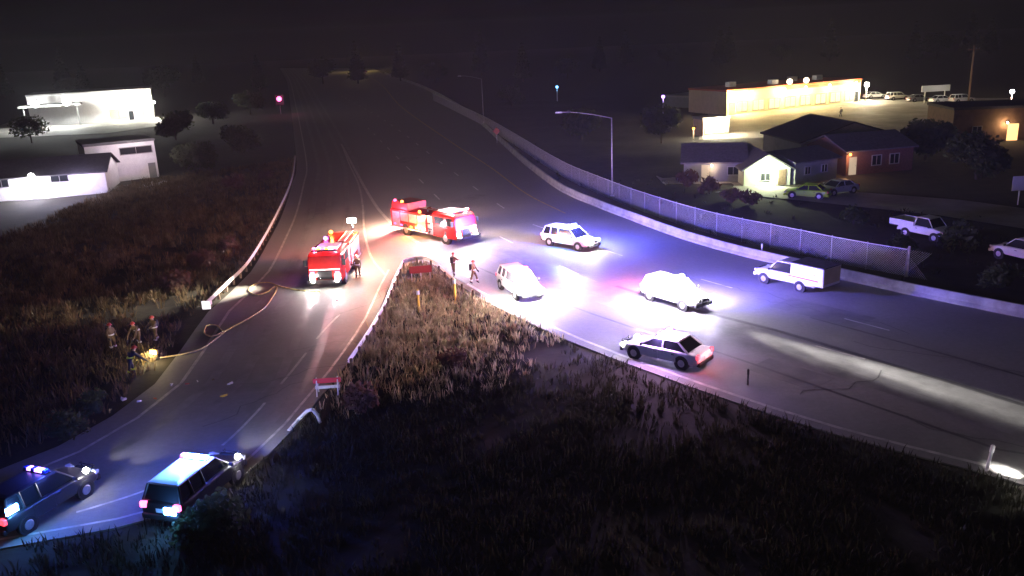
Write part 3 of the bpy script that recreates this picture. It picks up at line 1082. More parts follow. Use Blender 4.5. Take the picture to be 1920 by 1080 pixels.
# ------------------------------------------------------------------ fire engines
def fire_engine(loc, rz, label, front_glow='e_head', rear_tall=False, L=9.0):
    o = empty('fire_engine', loc, rz, label, 'fire engine')
    W, xf, xc = 2.5, L / 2, L / 2 - 3.3      # front, back of cab
    RED = M['red']
    m = MB()
    sec = lambda x, z0, z1, w: [(x, -w * .5, z0), (x, -w * .5, z1 - .25), (x, -w * .46, z1 - .06), (x, -w * .38, z1), (x, w * .38, z1), (x, w * .46, z1 - .06), (x, w * .5, z1 - .25), (x, w * .5, z0)]
    m.loft([sec(xc, .55, 2.75, W), (sec(xf - .5, .55, 2.75, W)), sec(xf - .2, .55, 2.5, W), sec(xf - .08, .55, 1.7, W), sec(xf - .02, .55, 1.3, W * .98)])
    m.build('cab', RED, o, bevel=.04)
    m = MB(); m.box(((xc + xf - .5) / 2 - .1, 0, 2.81), (2.2, 1.7, .1)); m.build('cab_roof', M['white'], o, bevel=.03)
    for s in (-1, 1):        # windscreen halves, side windows, doors
        m = MB(); m.loft([[(xf - .09, s * .06, 1.66), (xf - .09, s * 1.12, 1.66), (xf - .13, s * 1.12, 1.66), (xf - .13, s * .06, 1.66)],
                          [(xf - .2, s * .06, 2.45), (xf - .2, s * 1.06, 2.45), (xf - .26, s * 1.06, 2.45), (xf - .26, s * .06, 2.45)]])
        m.build('windscreen', M['glass'], o)
        for x0, x1 in ((xf - 1.35, xf - .4), (xc + .25, xf - 1.6)):
            m = MB(); m.box(((x0 + x1) / 2, s * (W / 2 + .006), 1.55), (x1 - x0, .02, 1.9)); d = m.build('door', RED, o, bevel=.006)
            m = MB(); m.box(((x0 + x1) / 2, s * (W / 2 + .02), 2.05), (x1 - x0 - .16, .012, .7)); m.build('window', M['glass'], d)
            m = MB(); m.box((x0 + .15, s * (W / 2 + .03), 1.5), (.16, .04, .05)); m.build('handle', M['chrome'], d)
        m = MB(); m.box((xf - .25, s * (W / 2 + .22), 2.0), (.1, .22, .45)); m.tube((xf - .25, s * W / 2, 2.15), (xf - .25, s * (W / 2 + .22), 2.15), .02); m.build('mirror', M['plastic'], o)
        m = MB(); m.box((xf + .0, s * .95, 1.02), (.06, .38, .2)); m.build('headlight', M[front_glow], o, bevel=.02)
        m = MB(); m.box((xf + .0, s * .95, 1.28), (.05, .32, .14)); m.build('warning_light', M['e_pink'], o)
    m = MB(); m.box((xf + .22, 0, .68), (.5, W * 1.0, .34)); m.build('front_bumper', M['chrome'], o, bevel=.05)
    m = MB(); m.box((xf - .0, 0, 1.12), (.05, 1.1, .55)); gq = m.build('grille', M['chrome'], o)
    for k in range(5):
        m = MB(); m.box((xf + .03, 0, .92 + k * .1), (.02, 1.0, .04)); m.build('grille_bar', M['plastic'], gq)
    m = MB(); m.box((xf - .045, 0, 1.5), (.03, W * .92, .1)); m.build('stripe', M['reflect'], o)
    # pump panel and body
    m = MB(); m.box((xc - .42, 0, 1.45), (.72, W * .96, 1.75)); pp = m.build('pump_panel', M['alu'], o, bevel=.02)
    for s in (-1, 1):
        for k in range(5):
            m = MB(); x = xc - .62 + (k % 3) * .2; z = 1.1 + (k // 3) * .5
            m.tube((x, s * W * .48, z), (x, s * (W * .48 + .06), z), .075, n=10); m.build('gauge', M['chrome'], pp)
        m = MB(); m.tube((xc - .4, s * W * .48, .85), (xc - .4, s * (W * .48 + .18), .82), .11, n=12); m.build('hose_outlet', M['chrome'], pp)
    xr = -L / 2
    xm = xc - .8
    hb = 2.55 if not rear_tall else 2.35
    m = MB(); m.box(((xr + xm) / 2, 0, (hb + .6) / 2), (xm - xr, W, hb - .6)); m.build('equipment_body', RED, o, bevel=.03)
    if rear_tall:
        m = MB(); m.box((xr + 1.3, 0, hb + .36), (2.5, W * .9, .7)); m.build('hose_bed_cover', M['darkred'], o, bevel=.05)
    n = 4
    for s in (-1, 1):
        for k in range(n):
            w_ = (xm - xr - .3) / n
            x = xr + .15 + w_ * (k + .5)
            low = 1.35 if k in (1, 2) else .8
            m = MB(); m.box((x, s * (W / 2 + .006), (low + hb - .2) / 2), (w_ * .9, .03, hb - .2 - low)); sh = m.build('roller_shutter', M['alu'], o)
            for q in range(6):
                m = MB(); m.box((x, s * (W / 2 + .024), low + .08 + q * (hb - .36 - low) / 5), (w_ * .86, .012, .05)); m.build('slat', M['alu'], sh)
        m = MB(); m.box(((xr + xm) / 2, s * (W / 2 + .014), .68), (xm - xr, .03, .12)); m.build('reflective_stripe', M['reflect'], o)
        m = MB(); m.box((xr - .02, s * 1.05, .95), (.05, .2, .5)); m.build('taillight', M['e_tail'], o)
        for x, dual in ((xf - 1.55, 0), (xr + 2.25, 1)):
            m = MB(); m.tube((x, s * (W / 2 - .3), .55), (x, s * (W / 2 + .012), .55), .62, n=22); m.build('wheel_arch', M['plastic'], o)
            wheel(o, x, s * (W / 2 - .14), .52, .3)
    m = MB(); m.box((xr - .22, 0, .58), (.45, W * .96, .12)); m.build('tailboard', M['alu'], o)
    for k in range(6):
        m = MB(); yy = -1.0 + k * .4
        m.box((xr - .012, yy, 1.4), (.02, .18, 1.1)); m.build('chevron', M['lime_stripe'] if k % 2 else M['redsign'], o)
    # ladder on top
    ld = MB()
    for s in (-.25, .25): ld.tube((xr + .3, .55 + s, hb + .12), (xm - .1, .55 + s, hb + .12), .035)
    lo_ = ld.build('ladder', M['alu'], o)
    for k in range(10):
        x = xr + .5 + k * (xm - xr - .8) / 9
        m = MB(); m.tube((x, .3, hb + .12), (x, .8, hb + .12), .022, n=6); m.build('rung', M['alu'], lo_)
    m = MB(); m.tube((xm - .7, -.5, hb), (xm - .7, -.5, hb + .45), .07); m.tube((xm - .7, -.5, hb + .45), (xm - .2, -.5, hb + .6), .06); m.build('deck_gun', M['chrome'], o)
    light_bar(o, xf - .75, 2.87, 1.9, ['e_red', 'e_amber', 'e_pink', 'e_amber', 'e_white', 'e_red'])
    return o


# engine A faces the camera on the left ramp
pos, hd = between((604, 553), (656, 482))
eA = fire_engine(pos, hd, 'red fire engine facing the camera on the left ramp, headlights glaring', front_glow='e_flood', rear_tall=False, L=8.0)
for s in (-1, 1):
    lamp(eA, (4.75, s * .9, .72), WHT, 260, .12)
    lamp(eA, (4.6, s * .95, .95), WHT, 160, .1, spot=(14, s * 1.5, 0), cone=90)
    lamp(eA, (3.3, s * .8, 3.15), (1, .2, .25) if s < 0 else (1, .3, .6), 500, .15)
lamp(eA, (-3.6, 1.2, 3.1), (1, .2, .05), 6000, .2)
q = at(412, 552) - pos
lamp(eA, (1.0, -1.4, 3.1), (1, .88, .7), 34000, .1, spot=(q.x * math.cos(hd) + q.y * math.sin(hd), -q.x * math.sin(hd) + q.y * math.cos(hd), .5), cone=36, blend=1)  # spot added to brighten the rail end and bank
q = at(800, 605) - pos
lamp(eA, (-2.3, 1.2, 3.8), (1, .85, .62), 14000, .1, spot=(q.x * math.cos(hd) + q.y * math.sin(hd), -q.x * math.sin(hd) + q.y * math.cos(hd), .5), cone=30, blend=1)
# lit scene-light mast at its rear right
m = MB(); m.tube((-2.9, 1.0, 2.5), (-2.9, 1.0, 3.6), .06); ms = m.build('light_mast', M['chrome'], eA)
m = MB(); m.box((-2.85, 1.0, 3.75), (.25, .7, .35)); m.build('scene_lamp', M['e_white'], ms)
lamp(eA, (-2.2, 1.7, 3.4), WHT, 800, .25)
lamp(eA, (0.8, 2.0, 2.2), WHT, 900, .25)
lamp(eA, (-3.4, -.9, 3.2), (1, .45, .1), 60, .1)
m = MB(); m.ball((-3.3, -.9, 2.75), .17); m.build('beacon', M['e_amber'], eA)
lamp(eA, (2.2, -1.0, 3.2), (.6, .2, 1), 80, .1)
m = MB(); m.ball((-1.2, -.9, 2.72), .17); m.build('beacon', M['e_purple'], eA)

# engine B drives to the right across the gore
pos, hd = between((893, 461), (742, 428))
eB = fire_engine(pos, hd, 'long red fire engine pointing right behind the gore, white beams ahead', rear_tall=True, L=9.6)
for s in (-1, 1):
    lamp(eB, (5.2, s * .95, 1.1), WHT, 450, .15)
    lamp(eB, (5.3, s * .95, 1.05), WHT, 250, .1, spot=(14, s * 1.0, 0), cone=60)
    lamp(eB, (4.0, s * .8, 3.15), (1, .72, .75), 6000, .15)
lamp(eB, (2.2, -2.0, 1.6), (1, .85, .95), 650, .2)
lamp(eB, (-.8, -2.2, 1.9), (1, .3, .15), 650, .2)
lamp(eB, (-1.6, -1.9, .8), (1, .5, .08), 260, .15)
lamp(eB, (-3.8, -2.0, 2.2), (1, .15, .3), 500, .15)
lamp(eB, (-5.2, 0, 2.6), (1, .6, .45), 8000, .15)
for x, mm in ((-4.3, 'e_red'), (-3.2, 'e_amber'), (-.6, 'e_amber')):
    m = MB(); m.ball((x, -1.0, 3.12 if x < -2 else 2.45), .15); m.build('beacon', M[mm], eB)
for x, mm in ((-1.7, 'e_amber'), (-.9, 'e_pink'), (.2, 'e_white'), (-3.2, 'e_pink'), (-4.2, 'e_red')):
    m = MB(); m.box((x, -1.285, .95), (.3, .04, .14)); m.build('side_marker', M[mm], eB)


# ------------------------------------------------------------------ service pickup with a tall cap
def pickup(loc, rz, label, cat='pickup truck', paint='white', cap=True, bed_load=False, group=None, L=6.0):
    o = car('pickup_truck', loc, rz, label, cat, 'pickup', paint, L=L * .83 / 1.0, W=2.0, police=False, head='lens', tail='tail', group=group)
    k = L * .83 / 4.95
    P = M[paint]
    m = MB(); x0, x1 = -3.3 * k, -.72 * k
    if cap:
        m.box(((x0 + x1) / 2, 0, 1.28), (x1 - x0, 1.98, 1.3)); m.build('service_body', P, o, bevel=.04)
        m = MB(); m.box(((x0 + x1) / 2, 0, 1.96), (x1 - x0 + .06, 2.02, .06)); m.build('cap_roof', M['roofgray'], o)  # grey stands in for shade on a white roof
        for s in (-1, 1):
            for q in range(3):
                w_ = (x1 - x0) / 3
                m = MB(); m.box((x0 + w_ * (q + .5), s * .995, 1.5), (w_ * .9, .02, .75)); d = m.build('locker_door', P, o, bevel=.004)
                m = MB(); m.box((x0 + w_ * (q + .8), s * 1.012, 1.4), (.1, .02, .05)); m.build('handle', M['chrome'], d)
            m = MB(); m.box((x0 + (x1 - x0) * .6, s * 1.012, 1.02), ((x1 - x0) * .9, .008, .07)); m.build('stripe', M['redsign'], o)
        m = MB(); m.box((x0 - .012, 0, 1.35), (.03, 1.8, 1.05)); m.build('tailgate', M['cream'], o)  # cream tint stands in for sodium light on white paint
    else:
        for s in (-1, 1):
            m = MB(); m.box(((x0 + x1) / 2, s * .95, 1.12), (x1 - x0, .1, .5)); m.build('bed_side', P, o, bevel=.02)
        m = MB(); m.box(((x0 + x1) / 2, 0, .82), (x1 - x0, 1.85, .08)); m.build('bed_floor', M['plastic'], o)
        m = MB(); m.box((x0 + .04, 0, 1.12), (.08, 1.9, .5)); m.build('tailgate', P, o)
    return o


pos, hd = between((1432, 522), (1548, 550))
pos = pos + Vector((math.cos(hd), math.sin(hd), 0)) * .35
pk = pickup(pos, hd, 'white service pickup with tall cap stopped along the right barrier')
pos, hd = between((1758, 452), (1700, 440))
pickup(pos + Vector((.4, 0, 0)), hd, 'pale pickup truck with open bed parked beyond the fence, lit faint purple', cap=False, L=5.4)
pos, hd = between((1885, 480), (1960, 498))
car('parked_car', pos, hd, 'white car half cut by the right picture edge beyond the barrier', 'car', 'suv', 'white', head='lens', tail='tail', police=False)
pos, hd = between((1487, 369), (1540, 372))
car('parked_car', pos, hd, 'lime green car parked on the side street below the lit gable', 'car', 'sedan', 'lime', head='lens', tail='tail', police=False, L=4.5)
pos, hd = between((1548, 366), (1590, 360))
car('parked_car', pos, hd, 'silver car parked behind the lime green car on the side street', 'car', 'sedan', 'silver', head='lens', tail='tail', police=False, L=4.5)
for (a, lab, p, kd) in [((1640, 184), 'pale car closest to the lit shop corner in the far parking row', 'white', 'sedan'),
                        ((1682, 187), 'pale car second from the shop in the far parking row', 'white', 'suv'),
                        ((1722, 190), 'silver car left of the billboard posts in the far parking row', 'silver', 'sedan'),
                        ((1765, 192), 'white car right under the pale billboard in the far lot', 'white', 'sedan'),
                        ((1803, 192), 'white car at the right end of the far parking row', 'white', 'suv')]:
    car('parked_car', at(*a), R(8), lab, 'car', kd, p, head='lens', tail='tail', police=False, group='cars parked in the far lot')
# car waiting just past the frame edge, whose beam lights the ramp shoulder at lower right
c10 = car('parked_car', at(2090, 930), R(165), 'car beyond the lower right picture edge whose headlights light the shoulder', 'car', 'sedan', 'silver', police=False)
q = at(1893, 886) - at(2090, 930)
lamp(c10, (2.6, -.6, .8), WHT, 1500, .08, spot=(q.x * math.cos(R(165)) + q.y * math.sin(R(165)), -q.x * math.sin(R(165)) + q.y * math.cos(R(165)), 0), cone=40)


# ================================================================== PEOPLE
def person(loc, rz, label, pose='stand', coat='turnout', helmet='helmet', stripe='lime_stripe', s=1.0):
    arm = {'stand': [(.05, .28, 1.14), (.14, .26, .9)], 'reach': [(.2, .3, 1.2), (.5, .2, 1.15)], 'bend': [(.5, .26, 1.0), (.72, .18, .78)], 'wide': [(.04, .34, 1.16), (.2, .32, .95)]}[pose]
    bx = .28 if pose == 'bend' else (.05 if pose == 'reach' else 0)
    dz = -.14 if pose == 'bend' else 0
    vs, es, rs = [], [], []

    def v(p, r, link=None):
        vs.append(p); rs.append(r)
        if link is not None: es.append((link, len(vs) - 1))
        return len(vs) - 1
    pel = v((0, 0, .95), .15)
    sp = v((bx * .5, 0, 1.18 + dz * .3), .15, pel)
    ch = v((bx, 0, 1.38 + dz), .165, sp)
    nk = v((bx * 1.15, 0, 1.52 + dz), .065, ch)
    hd_ = v((bx * 1.25 + .02, 0, 1.62 + dz), .1, nk)
    v((bx * 1.3 + .01, 0, 1.73 + dz), .085, hd_)
    for sd in (-1, 1):
        sh = v((bx, sd * .2, 1.41 + dz), .085, ch)
        e_, w_ = arm
        el = v((bx * .6 + e_[0], sd * e_[1], e_[2] + dz), .06, sh)
        wr = v((bx * .6 + w_[0], sd * w_[1], w_[2] + dz), .045, el)
        hp = v((0, sd * .1, .88), .105, pel)
        off = {'stand': 0, 'wide': sd * .16, 'reach': sd * .14, 'bend': sd * .12}[pose]
        kn = v((.03 + off, sd * .13, .5), .078, hp)
        an = v((off * 1.3 - .01, sd * .14, .1), .058, kn)
        v((off * 1.3 + .17, sd * .15, .045), .045, an)
    me = bpy.data.meshes.new('person')
    me.from_pydata(vs, es, [])
    o = bpy.data.objects.new('person', me)
    C.objects.link(o)
    sk = o.modifiers.new('skin', 'SKIN')
    sk.use_smooth_shade = True
    for i, r in enumerate(rs): me.skin_vertices[0].data[i].radius = (r, r)
    me.skin_vertices[0].data[0].use_root = True
    ss = o.modifiers.new('sub', 'SUBSURF'); ss.levels = 1; ss.render_levels = 1
    dg = bpy.context.evaluated_depsgraph_get()
    me2 = bpy.data.meshes.new_from_object(o.evaluated_get(dg))
    o.modifiers.clear()
    o.data = me2
    me2.materials.clear()
    me2.materials.append(M[coat]); me2.materials.append(M['skin']); me2.materials.append(M['plastic'])
    for p in me2.polygons:
        z = p.center.z
        p.material_index = 1 if z > 1.53 + dz else (2 if z < .16 else 0)
    o.location = loc
    o.rotation_euler = (0, 0, rz)
    o.scale = (s, s, s)
    tag(o, label, 'person')
    # helmet with brim, gloves with fingers, reflective bands
    hx, hz_ = bx * 1.28 + .015, 1.68 + dz
    m = MB()
    m.loft([[(hx + rx * math.cos(t), ry * math.sin(t), hz_ + z) for t in np.linspace(0, 2 * math.pi, 13)[:-1]] for rx, ry, z in ((.19, .15, 0), (.19, .15, .02), (.135, .125, .03), (.125, .115, .09), (.07, .06, .14))])
    m.build('helmet', M[helmet], o)
    m = MB(); m.ball((hx + .105, 0, hz_ - .06), .02); m.build('nose', M['skin'], o)
    for sd in (-1, 1):
        w_ = arm[1]
        c = Vector((bx * .6 + w_[0], sd * w_[1], w_[2] + dz))
        d = (c - Vector((bx * .6 + arm[0][0], sd * arm[0][1], arm[0][2] + dz))).normalized()
        m = MB(); m.tube(c, c + d * .1, .045, .045, 8)
        side = d.cross(Vector((0, 1, 0))).normalized()
        for q, ln in enumerate((.07, .085, .08, .06)):
            b_ = c + d * .1 + side * (-.033 + q * .022)
            mid = b_ + d * ln * .6
            m.tube(b_, mid, .011, .01, 6); m.tube(mid, mid + (d + Vector((0, -sd * .5, 0))).normalized() * ln * .5, .01, .008, 6)
        m.tube(c + d * .03 + side * .04, c + d * .08 + side * .085, .013, .01, 6)
        m.build('glove', M['plastic'], o)
        kx = {'stand': 0, 'wide': sd * .19, 'reach': sd * .17, 'bend': sd * .15}[pose]
        m = MB(); m.tube((kx, sd * .14, .22), (kx, sd * .14, .30), .105, .108, 12); m.build('reflective_band', M[stripe], o)
    m = MB()
    ring_ = lambda z, rx, ry, x: [(x + rx * math.cos(t), ry * math.sin(t), z) for t in np.linspace(0, 2 * math.pi, 17)[:-1]]
    m.loft([ring_(1.02, .19, .205, bx * .2), ring_(1.09, .19, .205, bx * .3)]); m.build('reflective_band', M[stripe], o)
    m = MB(); m.box((bx - .22, 0, 1.25 + dz), (.16, .26, .5)); m.build('air_pack', M['plastic'], o, bevel=.05)
    return o


gp = lambda a: Vector((at(*a).x, at(*a).y, max(0, on_ground(*at(*a)[:2])) if inside(ROAD, np.array([at(*a).x]), np.array([at(*a).y]))[0] else on_ground(*at(*a)[:2])))
person(gp((851, 516)), R(60), 'person in tan gear and helmet by the gore nose, beside the yellow marker post', 'reach', stripe='reflect')
person(gp((889, 531)), R(-20), 'person in tan gear and helmet by the gore nose, nearer the glaring patrol SUV', 'wide', stripe='reflect')
person(gp((213, 655)), R(-30), 'person in fire gear on the left bank, leftmost of the group of three', 'stand', stripe='reflect')
person(gp((262, 645)), R(-100), 'person in fire gear on the left bank, middle of the group of three', 'bend', stripe='reflect')
person(gp((294, 640)), R(-120), 'person in fire gear on the left bank, rightmost of the group of three', 'reach', stripe='reflect')
person(gp((247, 700)), R(40), 'person in dark clothing with lime bands crouched over below the firefighters', 'bend', coat='navy', stripe='lime_stripe', helmet='helmet')
person(gp((672, 520)), R(-90), 'person in fire gear standing beside the fire engine that faces the camera', 'stand', stripe='reflect')
person(gp((1576, 219)), R(170), 'person in dark clothes walking over the lit lot before the shop', 'wide', coat='navy', helmet='plastic', stripe='navy')
person(gp((791, 425)), R(-70), 'person in white helmet standing behind the long red fire engine', 'stand', helmet='white', stripe='reflect')

# ------------------------------------------------------------------ hose, lamp, debris
hp = catmull(PX([(600, 548), (560, 545), (525, 538), (505, 531), (480, 533), (466, 545), (480, 554), (500, 549), (516, 538), (518, 546), (498, 576), (470, 596), (440, 612), (420, 622), (406, 611), (388, 612), (384, 626), (400, 632), (424, 621), (400, 640), (376, 656), (340, 666), (300, 672)]), .25)
m = MB(); m.path([(p.x, p.y, .05) for p in hp], .045, 6)
tag(m.build('fire_hose', M['hose'], smooth=True), 'yellow fire hose looping over the left ramp to the crew', 'hose')

o = empty('work_light', gp((291, 672)), R(-20), 'yellow portable work light glowing on the ground by the crew', 'work light')
m = MB(); m.box((0, 0, .06), (.5, .3, .1)); m.tube((0, 0, .1), (0, 0, .4), .03); m.build('stand', M['plastic'], o)
m = MB(); m.box((0, 0, .5), (.5, .18, .26)); h_ = m.build('lamp_housing', M['yellow'], o, bevel=.02)
m = MB(); m.box((0, -.1, .5), (.44, .02, .2)); m.build('lens', M['e_warm'], h_)
lamp(o, (0, -.35, .6), (1, .75, .35), 350, .12)


def shard(name, a, sz, mat_, label, rz):
    m = MB()
    n = 7
    ang = sorted(random.uniform(0, 6.283) for _ in range(n))
    low = [(sz * math.cos(t) * random.uniform(.6, 1), sz * .6 * math.sin(t) * random.uniform(.6, 1), 0) for t in ang]
    m.loft([low, [(x * .85, y * .85, sz * random.uniform(.15, .5)) for x, y, _ in low]])
    o_ = m.build(name, M[mat_], loc=at(*a) + Vector((0, 0, .01)), rz=rz)
    tag(o_, label, 'debris', 'crash debris on the left ramp')


for (a, sz, mm, lab) in [((430, 720), .28, 'reflect', 'white plastic fragment alone on the left ramp, right of the debris'),
                         ((367, 716), .2, 'reflect', 'small pale fragment beside a reddish one in the debris'),
                         ((352, 720), .18, 'darkred', 'reddish fragment of wreckage in the middle of the debris'),
                         ((400, 713), .16, 'wood', 'brown fragment between the pale pieces of debris'),
                         ((322, 722), .2, 'alu', 'metal fragment near the road edge below the work light'),
                         ((291, 748), .16, 'redtrim', 'orange lens fragment at the left road edge'),
                         ((262, 752), .26, 'alu', 'bent metal piece in the weeds at the left road edge'),
                         ((420, 742), .3, 'yellow', 'yellowish flat strip lying across the left ramp'),
                         ((232, 750), .3, 'reflect', 'white fragment caught in the weeds beside the left ramp'),
                         ((632, 563), .22, 'reflect', 'white object on the road before the fire engine bumper')]:
    shard('debris', a, sz, mm, lab, random.uniform(0, 3))


# ================================================================== BUILDINGS
def building(loc, rz, L, W, h, rise, wall, roofm, label, cat='building', name='house', hip=0.0, gable_axis='x', over=.4, wins=(), doors=(), gable_wall=None):
    """local x along the front (front face at y = -W/2), ridge along x or y"""
    o = empty(name, loc, rz, label, cat)
    m = MB()
    hx, hy = L / 2, W / 2
    base = [(-hx, -hy), (hx, -hy), (hx, hy), (-hx, hy)]
    if rise <= 0.01:
        m.loft([[(x, y, -.2) for x, y in base], [(x, y, h) for x, y in base]])
    elif gable_axis == 'x':
        m.add([(x, y, -.2) for x, y in base] + [(x, y, h) for x, y in base] + [(-hx, 0, h + rise), (hx, 0, h + rise)],
              [(3, 2, 1, 0), (0, 1, 5, 4), (2, 3, 7, 6), (1, 2, 6, 9, 5), (3, 0, 4, 8, 7), (4, 5, 9, 8), (6, 7, 8, 9)])
    else:
        m.add([(x, y, -.2) for x, y in base] + [(x, y, h) for x, y in base] + [(0, -hy, h + rise), (0, hy, h + rise)],
              [(3, 2, 1, 0), (0, 1, 5, 8, 4), (1, 2, 6, 5), (2, 3, 7, 9, 6), (3, 0, 4, 7), (5, 6, 9, 8), (7, 4, 8, 9)])
    m.build('wall', M[wall], o)
    m = MB()
    t = .16
    if rise <= 0.01:
        m.box((0, 0, h + .18), (L + .3, W + .3, .36))
    elif gable_axis == 'x':
        k = rise / hy
        for s in (-1, 1):
            e = hy + over
            r_ = [(0, h + rise + .05), (s * e, h - over * k + .05), (s * e, h - over * k + .05 + t), (0, h + rise + .05 + t)]
            m.loft([[(-hx - over, y, z) for y, z in r_], [(hx + over, y, z) for y, z in r_]])
    else:
        k = rise / hx
        for s in (-1, 1):
            e = hx + over
            r_ = [(0, h + rise + .05), (s * e, h - over * k + .05), (s * e, h - over * k + .05 + t), (0, h + rise + .05 + t)]
            m.loft([[(x, -hy - over, z) for x, z in r_], [(x, hy + over, z) for x, z in r_]])
    m.build('roof', M[roofm], o)
    for (x, z, w_, hh, pane) in wins:
        m = MB(); y = -hy - .04
        for dx, dz, sx, sz in ((0, hh / 2 + .05, w_ + .2, .1), (0, -hh / 2 - .05, w_ + .2, .1), (-w_ / 2 - .05, 0, .1, hh), (w_ / 2 + .05, 0, .1, hh), (0, 0, .06, hh)):
            m.box((x + dx, y, z + dz), (sx, .1, sz))
        f_ = m.build('window', M['trim'], o)
        m = MB(); m.box((x, -hy - .012, z), (w_, .03, hh)); m.build('pane', M[pane], f_)
    for (x, w_, hh, dm) in doors:
        m = MB(); m.box((x, -hy - .02, hh / 2), (w_, .06, hh)); d = m.build('door', M[dm], o)
        m = MB(); m.box((x + w_ * .35, -hy - .07, hh / 2), (.06, .06, .06)); m.build('handle', M['chrome'], d)
    return o


def face_between(a, b):
    """centre and rotation of a front wall whose foot runs from pixel a to pixel b (left to right)"""
    p, q = at(*a), at(*b)
    return (p + q) / 2, math.atan2(q.y - p.y, q.x - p.x), (q - p).length


def wall_lamp(parent, loc, power, col=(1, .8, .5), glowm='e_warm', r=.16, out=(0, -.5, -.1), spot=None, cone=120):
    m = MB(); m.box(loc, (.35, .3, .2)); hd_ = m.build('wall_lamp', M['plastic'], parent)
    m = MB(); m.ball((loc[0], loc[1] - .18, loc[2]), r); m.build('bulb', M[glowm], hd_)
    q = (loc[0] + out[0], loc[1] + out[1], loc[2] + out[2])
    lamp(parent, q, col, power, .15, spot=spot, cone=cone)


# left: low white building, its taller neighbour, far floodlit one
p, a, L_ = face_between((-110, 386), (203, 361))
W_ = 9.0
off = lambda a, d: Vector((-math.sin(a) * d, math.cos(a) * d, 0))
bl = building(p + off(a, W_ / 2), a, L_, W_, 2.8, 1.7, 'siding', 'roof', 'low white building with dark roof at the left picture edge, wall lit bright', name='house',
              wins=[(4.3, 2.3, 2.0, .75, 'glass'), (-2.5, 2.2, 1.6, .9, 'glass')], doors=[(1.2, 1.0, 2.1, 'graywall')])
wall_lamp(bl, (L_ / 2 - 8.6, -W_ / 2 - .2, 2.9), 3500, (.85, .82, 1), 'e_white', .4, (0, -1.2, -.7))
lamp(bl, (L_ / 2 - 3.2, -W_ / 2 - 3.0, 3.4), (.7, .6, 1), 1800, .3)
p, a, L_ = face_between((170, 346), (299, 331))
b2 = building(p + off(a, 4), a, L_, 8.0, 5.2, .0, 'siding', 'roofgray', 'two-storey white building behind the low one, with one wide dark window', name='house',
              wins=[(2.0, 4.1, 4.2, .9, 'glass')], doors=[(3.8, 1.0, 2.1, 'graywall')])
lamp(b2, (1.5, -8.2, 6.0), (1, .86, .9), 1300, .3)
p, a, L_ = face_between((60, 238), (290, 222))
b3 = building(p + off(a, 8), a, L_, 16, 7.5, .0, 'siding', 'trim', 'far floodlit white commercial building at the upper left, washed out by its lamps', name='shop_building',
              wins=[(6, 1.8, 4, 2.2, 'e_window'), (12, 1.8, 4, 2.2, 'e_window')], doors=[(9, 1.2, 2.4, 'glass')])
m = MB(); m.box((-9, -11, 5.2), (14, 5, .5)); m.tube((-15, -12.5, 0), (-15, -12.5, 5), .15); m.tube((-3, -12.5, 0), (-3, -12.5, 5), .15); m.build('canopy', M['trim'], b3)
for x in (-12, -5):
    wall_lamp(b3, (x, -14, 5.9), 9000, (.95, 1, .98), 'e_white', .9, (0, -1.6, .3))
wall_lamp(b3, (8, -8.3, 5.2), 7000, (1, .97, .85), 'e_white', .4, (0, -2.5, -.4))
wall_lamp(b3, (15, -8.3, 4.2), 9000, (1, .95, .8), 'e_white', .3, (0, -2.5, -.4))

# right: long lit shop with red fascia
p, a, L_ = face_between((1362, 216), (1612, 190))
W_ = 12
bs = building(p + off(a, W_ / 2), a, L_, W_, 4.6, .0, 'cream', 'redtrim', 'long warmly lit shop with red roof fascia across the far lot', name='shop_building',
              wins=[(x, 1.5, 3.0, 2.0, 'e_window') for x in np.arange(-L_ / 2 + 4, L_ / 2 - 2, 4.4)], doors=[(-L_ / 2 + 1.4, 1.4, 2.4, 'e_door'), (L_ / 2 - 1.2, 1.2, 2.3, 'glass')])
for x, pw in ((-L_ / 2 + 1.5, 9000), (-L_ / 2 + 6, 2500), (-4, 4500), (2, 4500), (9, 2200), (L_ / 2 - 2, 2200)):
    wall_lamp(bs, (x, -W_ / 2 - .25, 4.2), pw, (1, .72, .3), 'e_warm', .25, (0, -2.2, -.3))
m = MB(); m.box((L_ * .2, -W_ / 2 - .06, 4.25), (L_ * .58, .1, .6)); m.build('sign_band', M['redtrim'], bs)
for x in (-2.5, 2.2):
    m = MB(); m.tube((x, -W_ / 2 - .2, 4.9), (x, -W_ / 2 - .2, 5.5), .08); hd_ = m.build('sign_lamp', M['plastic'], bs)
    m = MB(); m.ball((x, -W_ / 2 - .3, 5.6), .55); m.build('bulb', M['e_warm'], hd_)
for x, y in ((-12, 1), (-3, -2), (6, 1.5), (12, 0)):
    m = MB(); m.box((x, y, 5.45), (1.8, 1.4, 1.0)); m.build('roof_unit', M['alu'], bs, bevel=.05)
# low long shed with pale fascia left of it
p, a, L_ = face_between((1255, 200), (1350, 205))
building(p + off(a, 5), a, L_ + 4, 10, 2.2, 0, 'graywall', 'trim', 'low dark shed with pale roof edge left of the lit shop', name='shed')

# bright kiosk
p, a, L_ = face_between((1318, 256), (1366, 252))
kb = building(p + off(a, 1.7), a, L_, 3.4, 2.7, 0, 'cream', 'trim', 'small bright kiosk glowing white in front of the lit shop', name='kiosk',
              wins=[(0, 1.45, L_ * .82, 1.9, 'e_sign')])
wall_lamp(kb, (-.8, -1.95, 2.55), 3200, (1, .85, .6), 'e_warm', .3, (0, -.8, -.2))
wall_lamp(kb, (1.4, -1.95, 2.55), 3200, (1, .85, .6), 'e_warm', .3, (0, -.8, -.2))


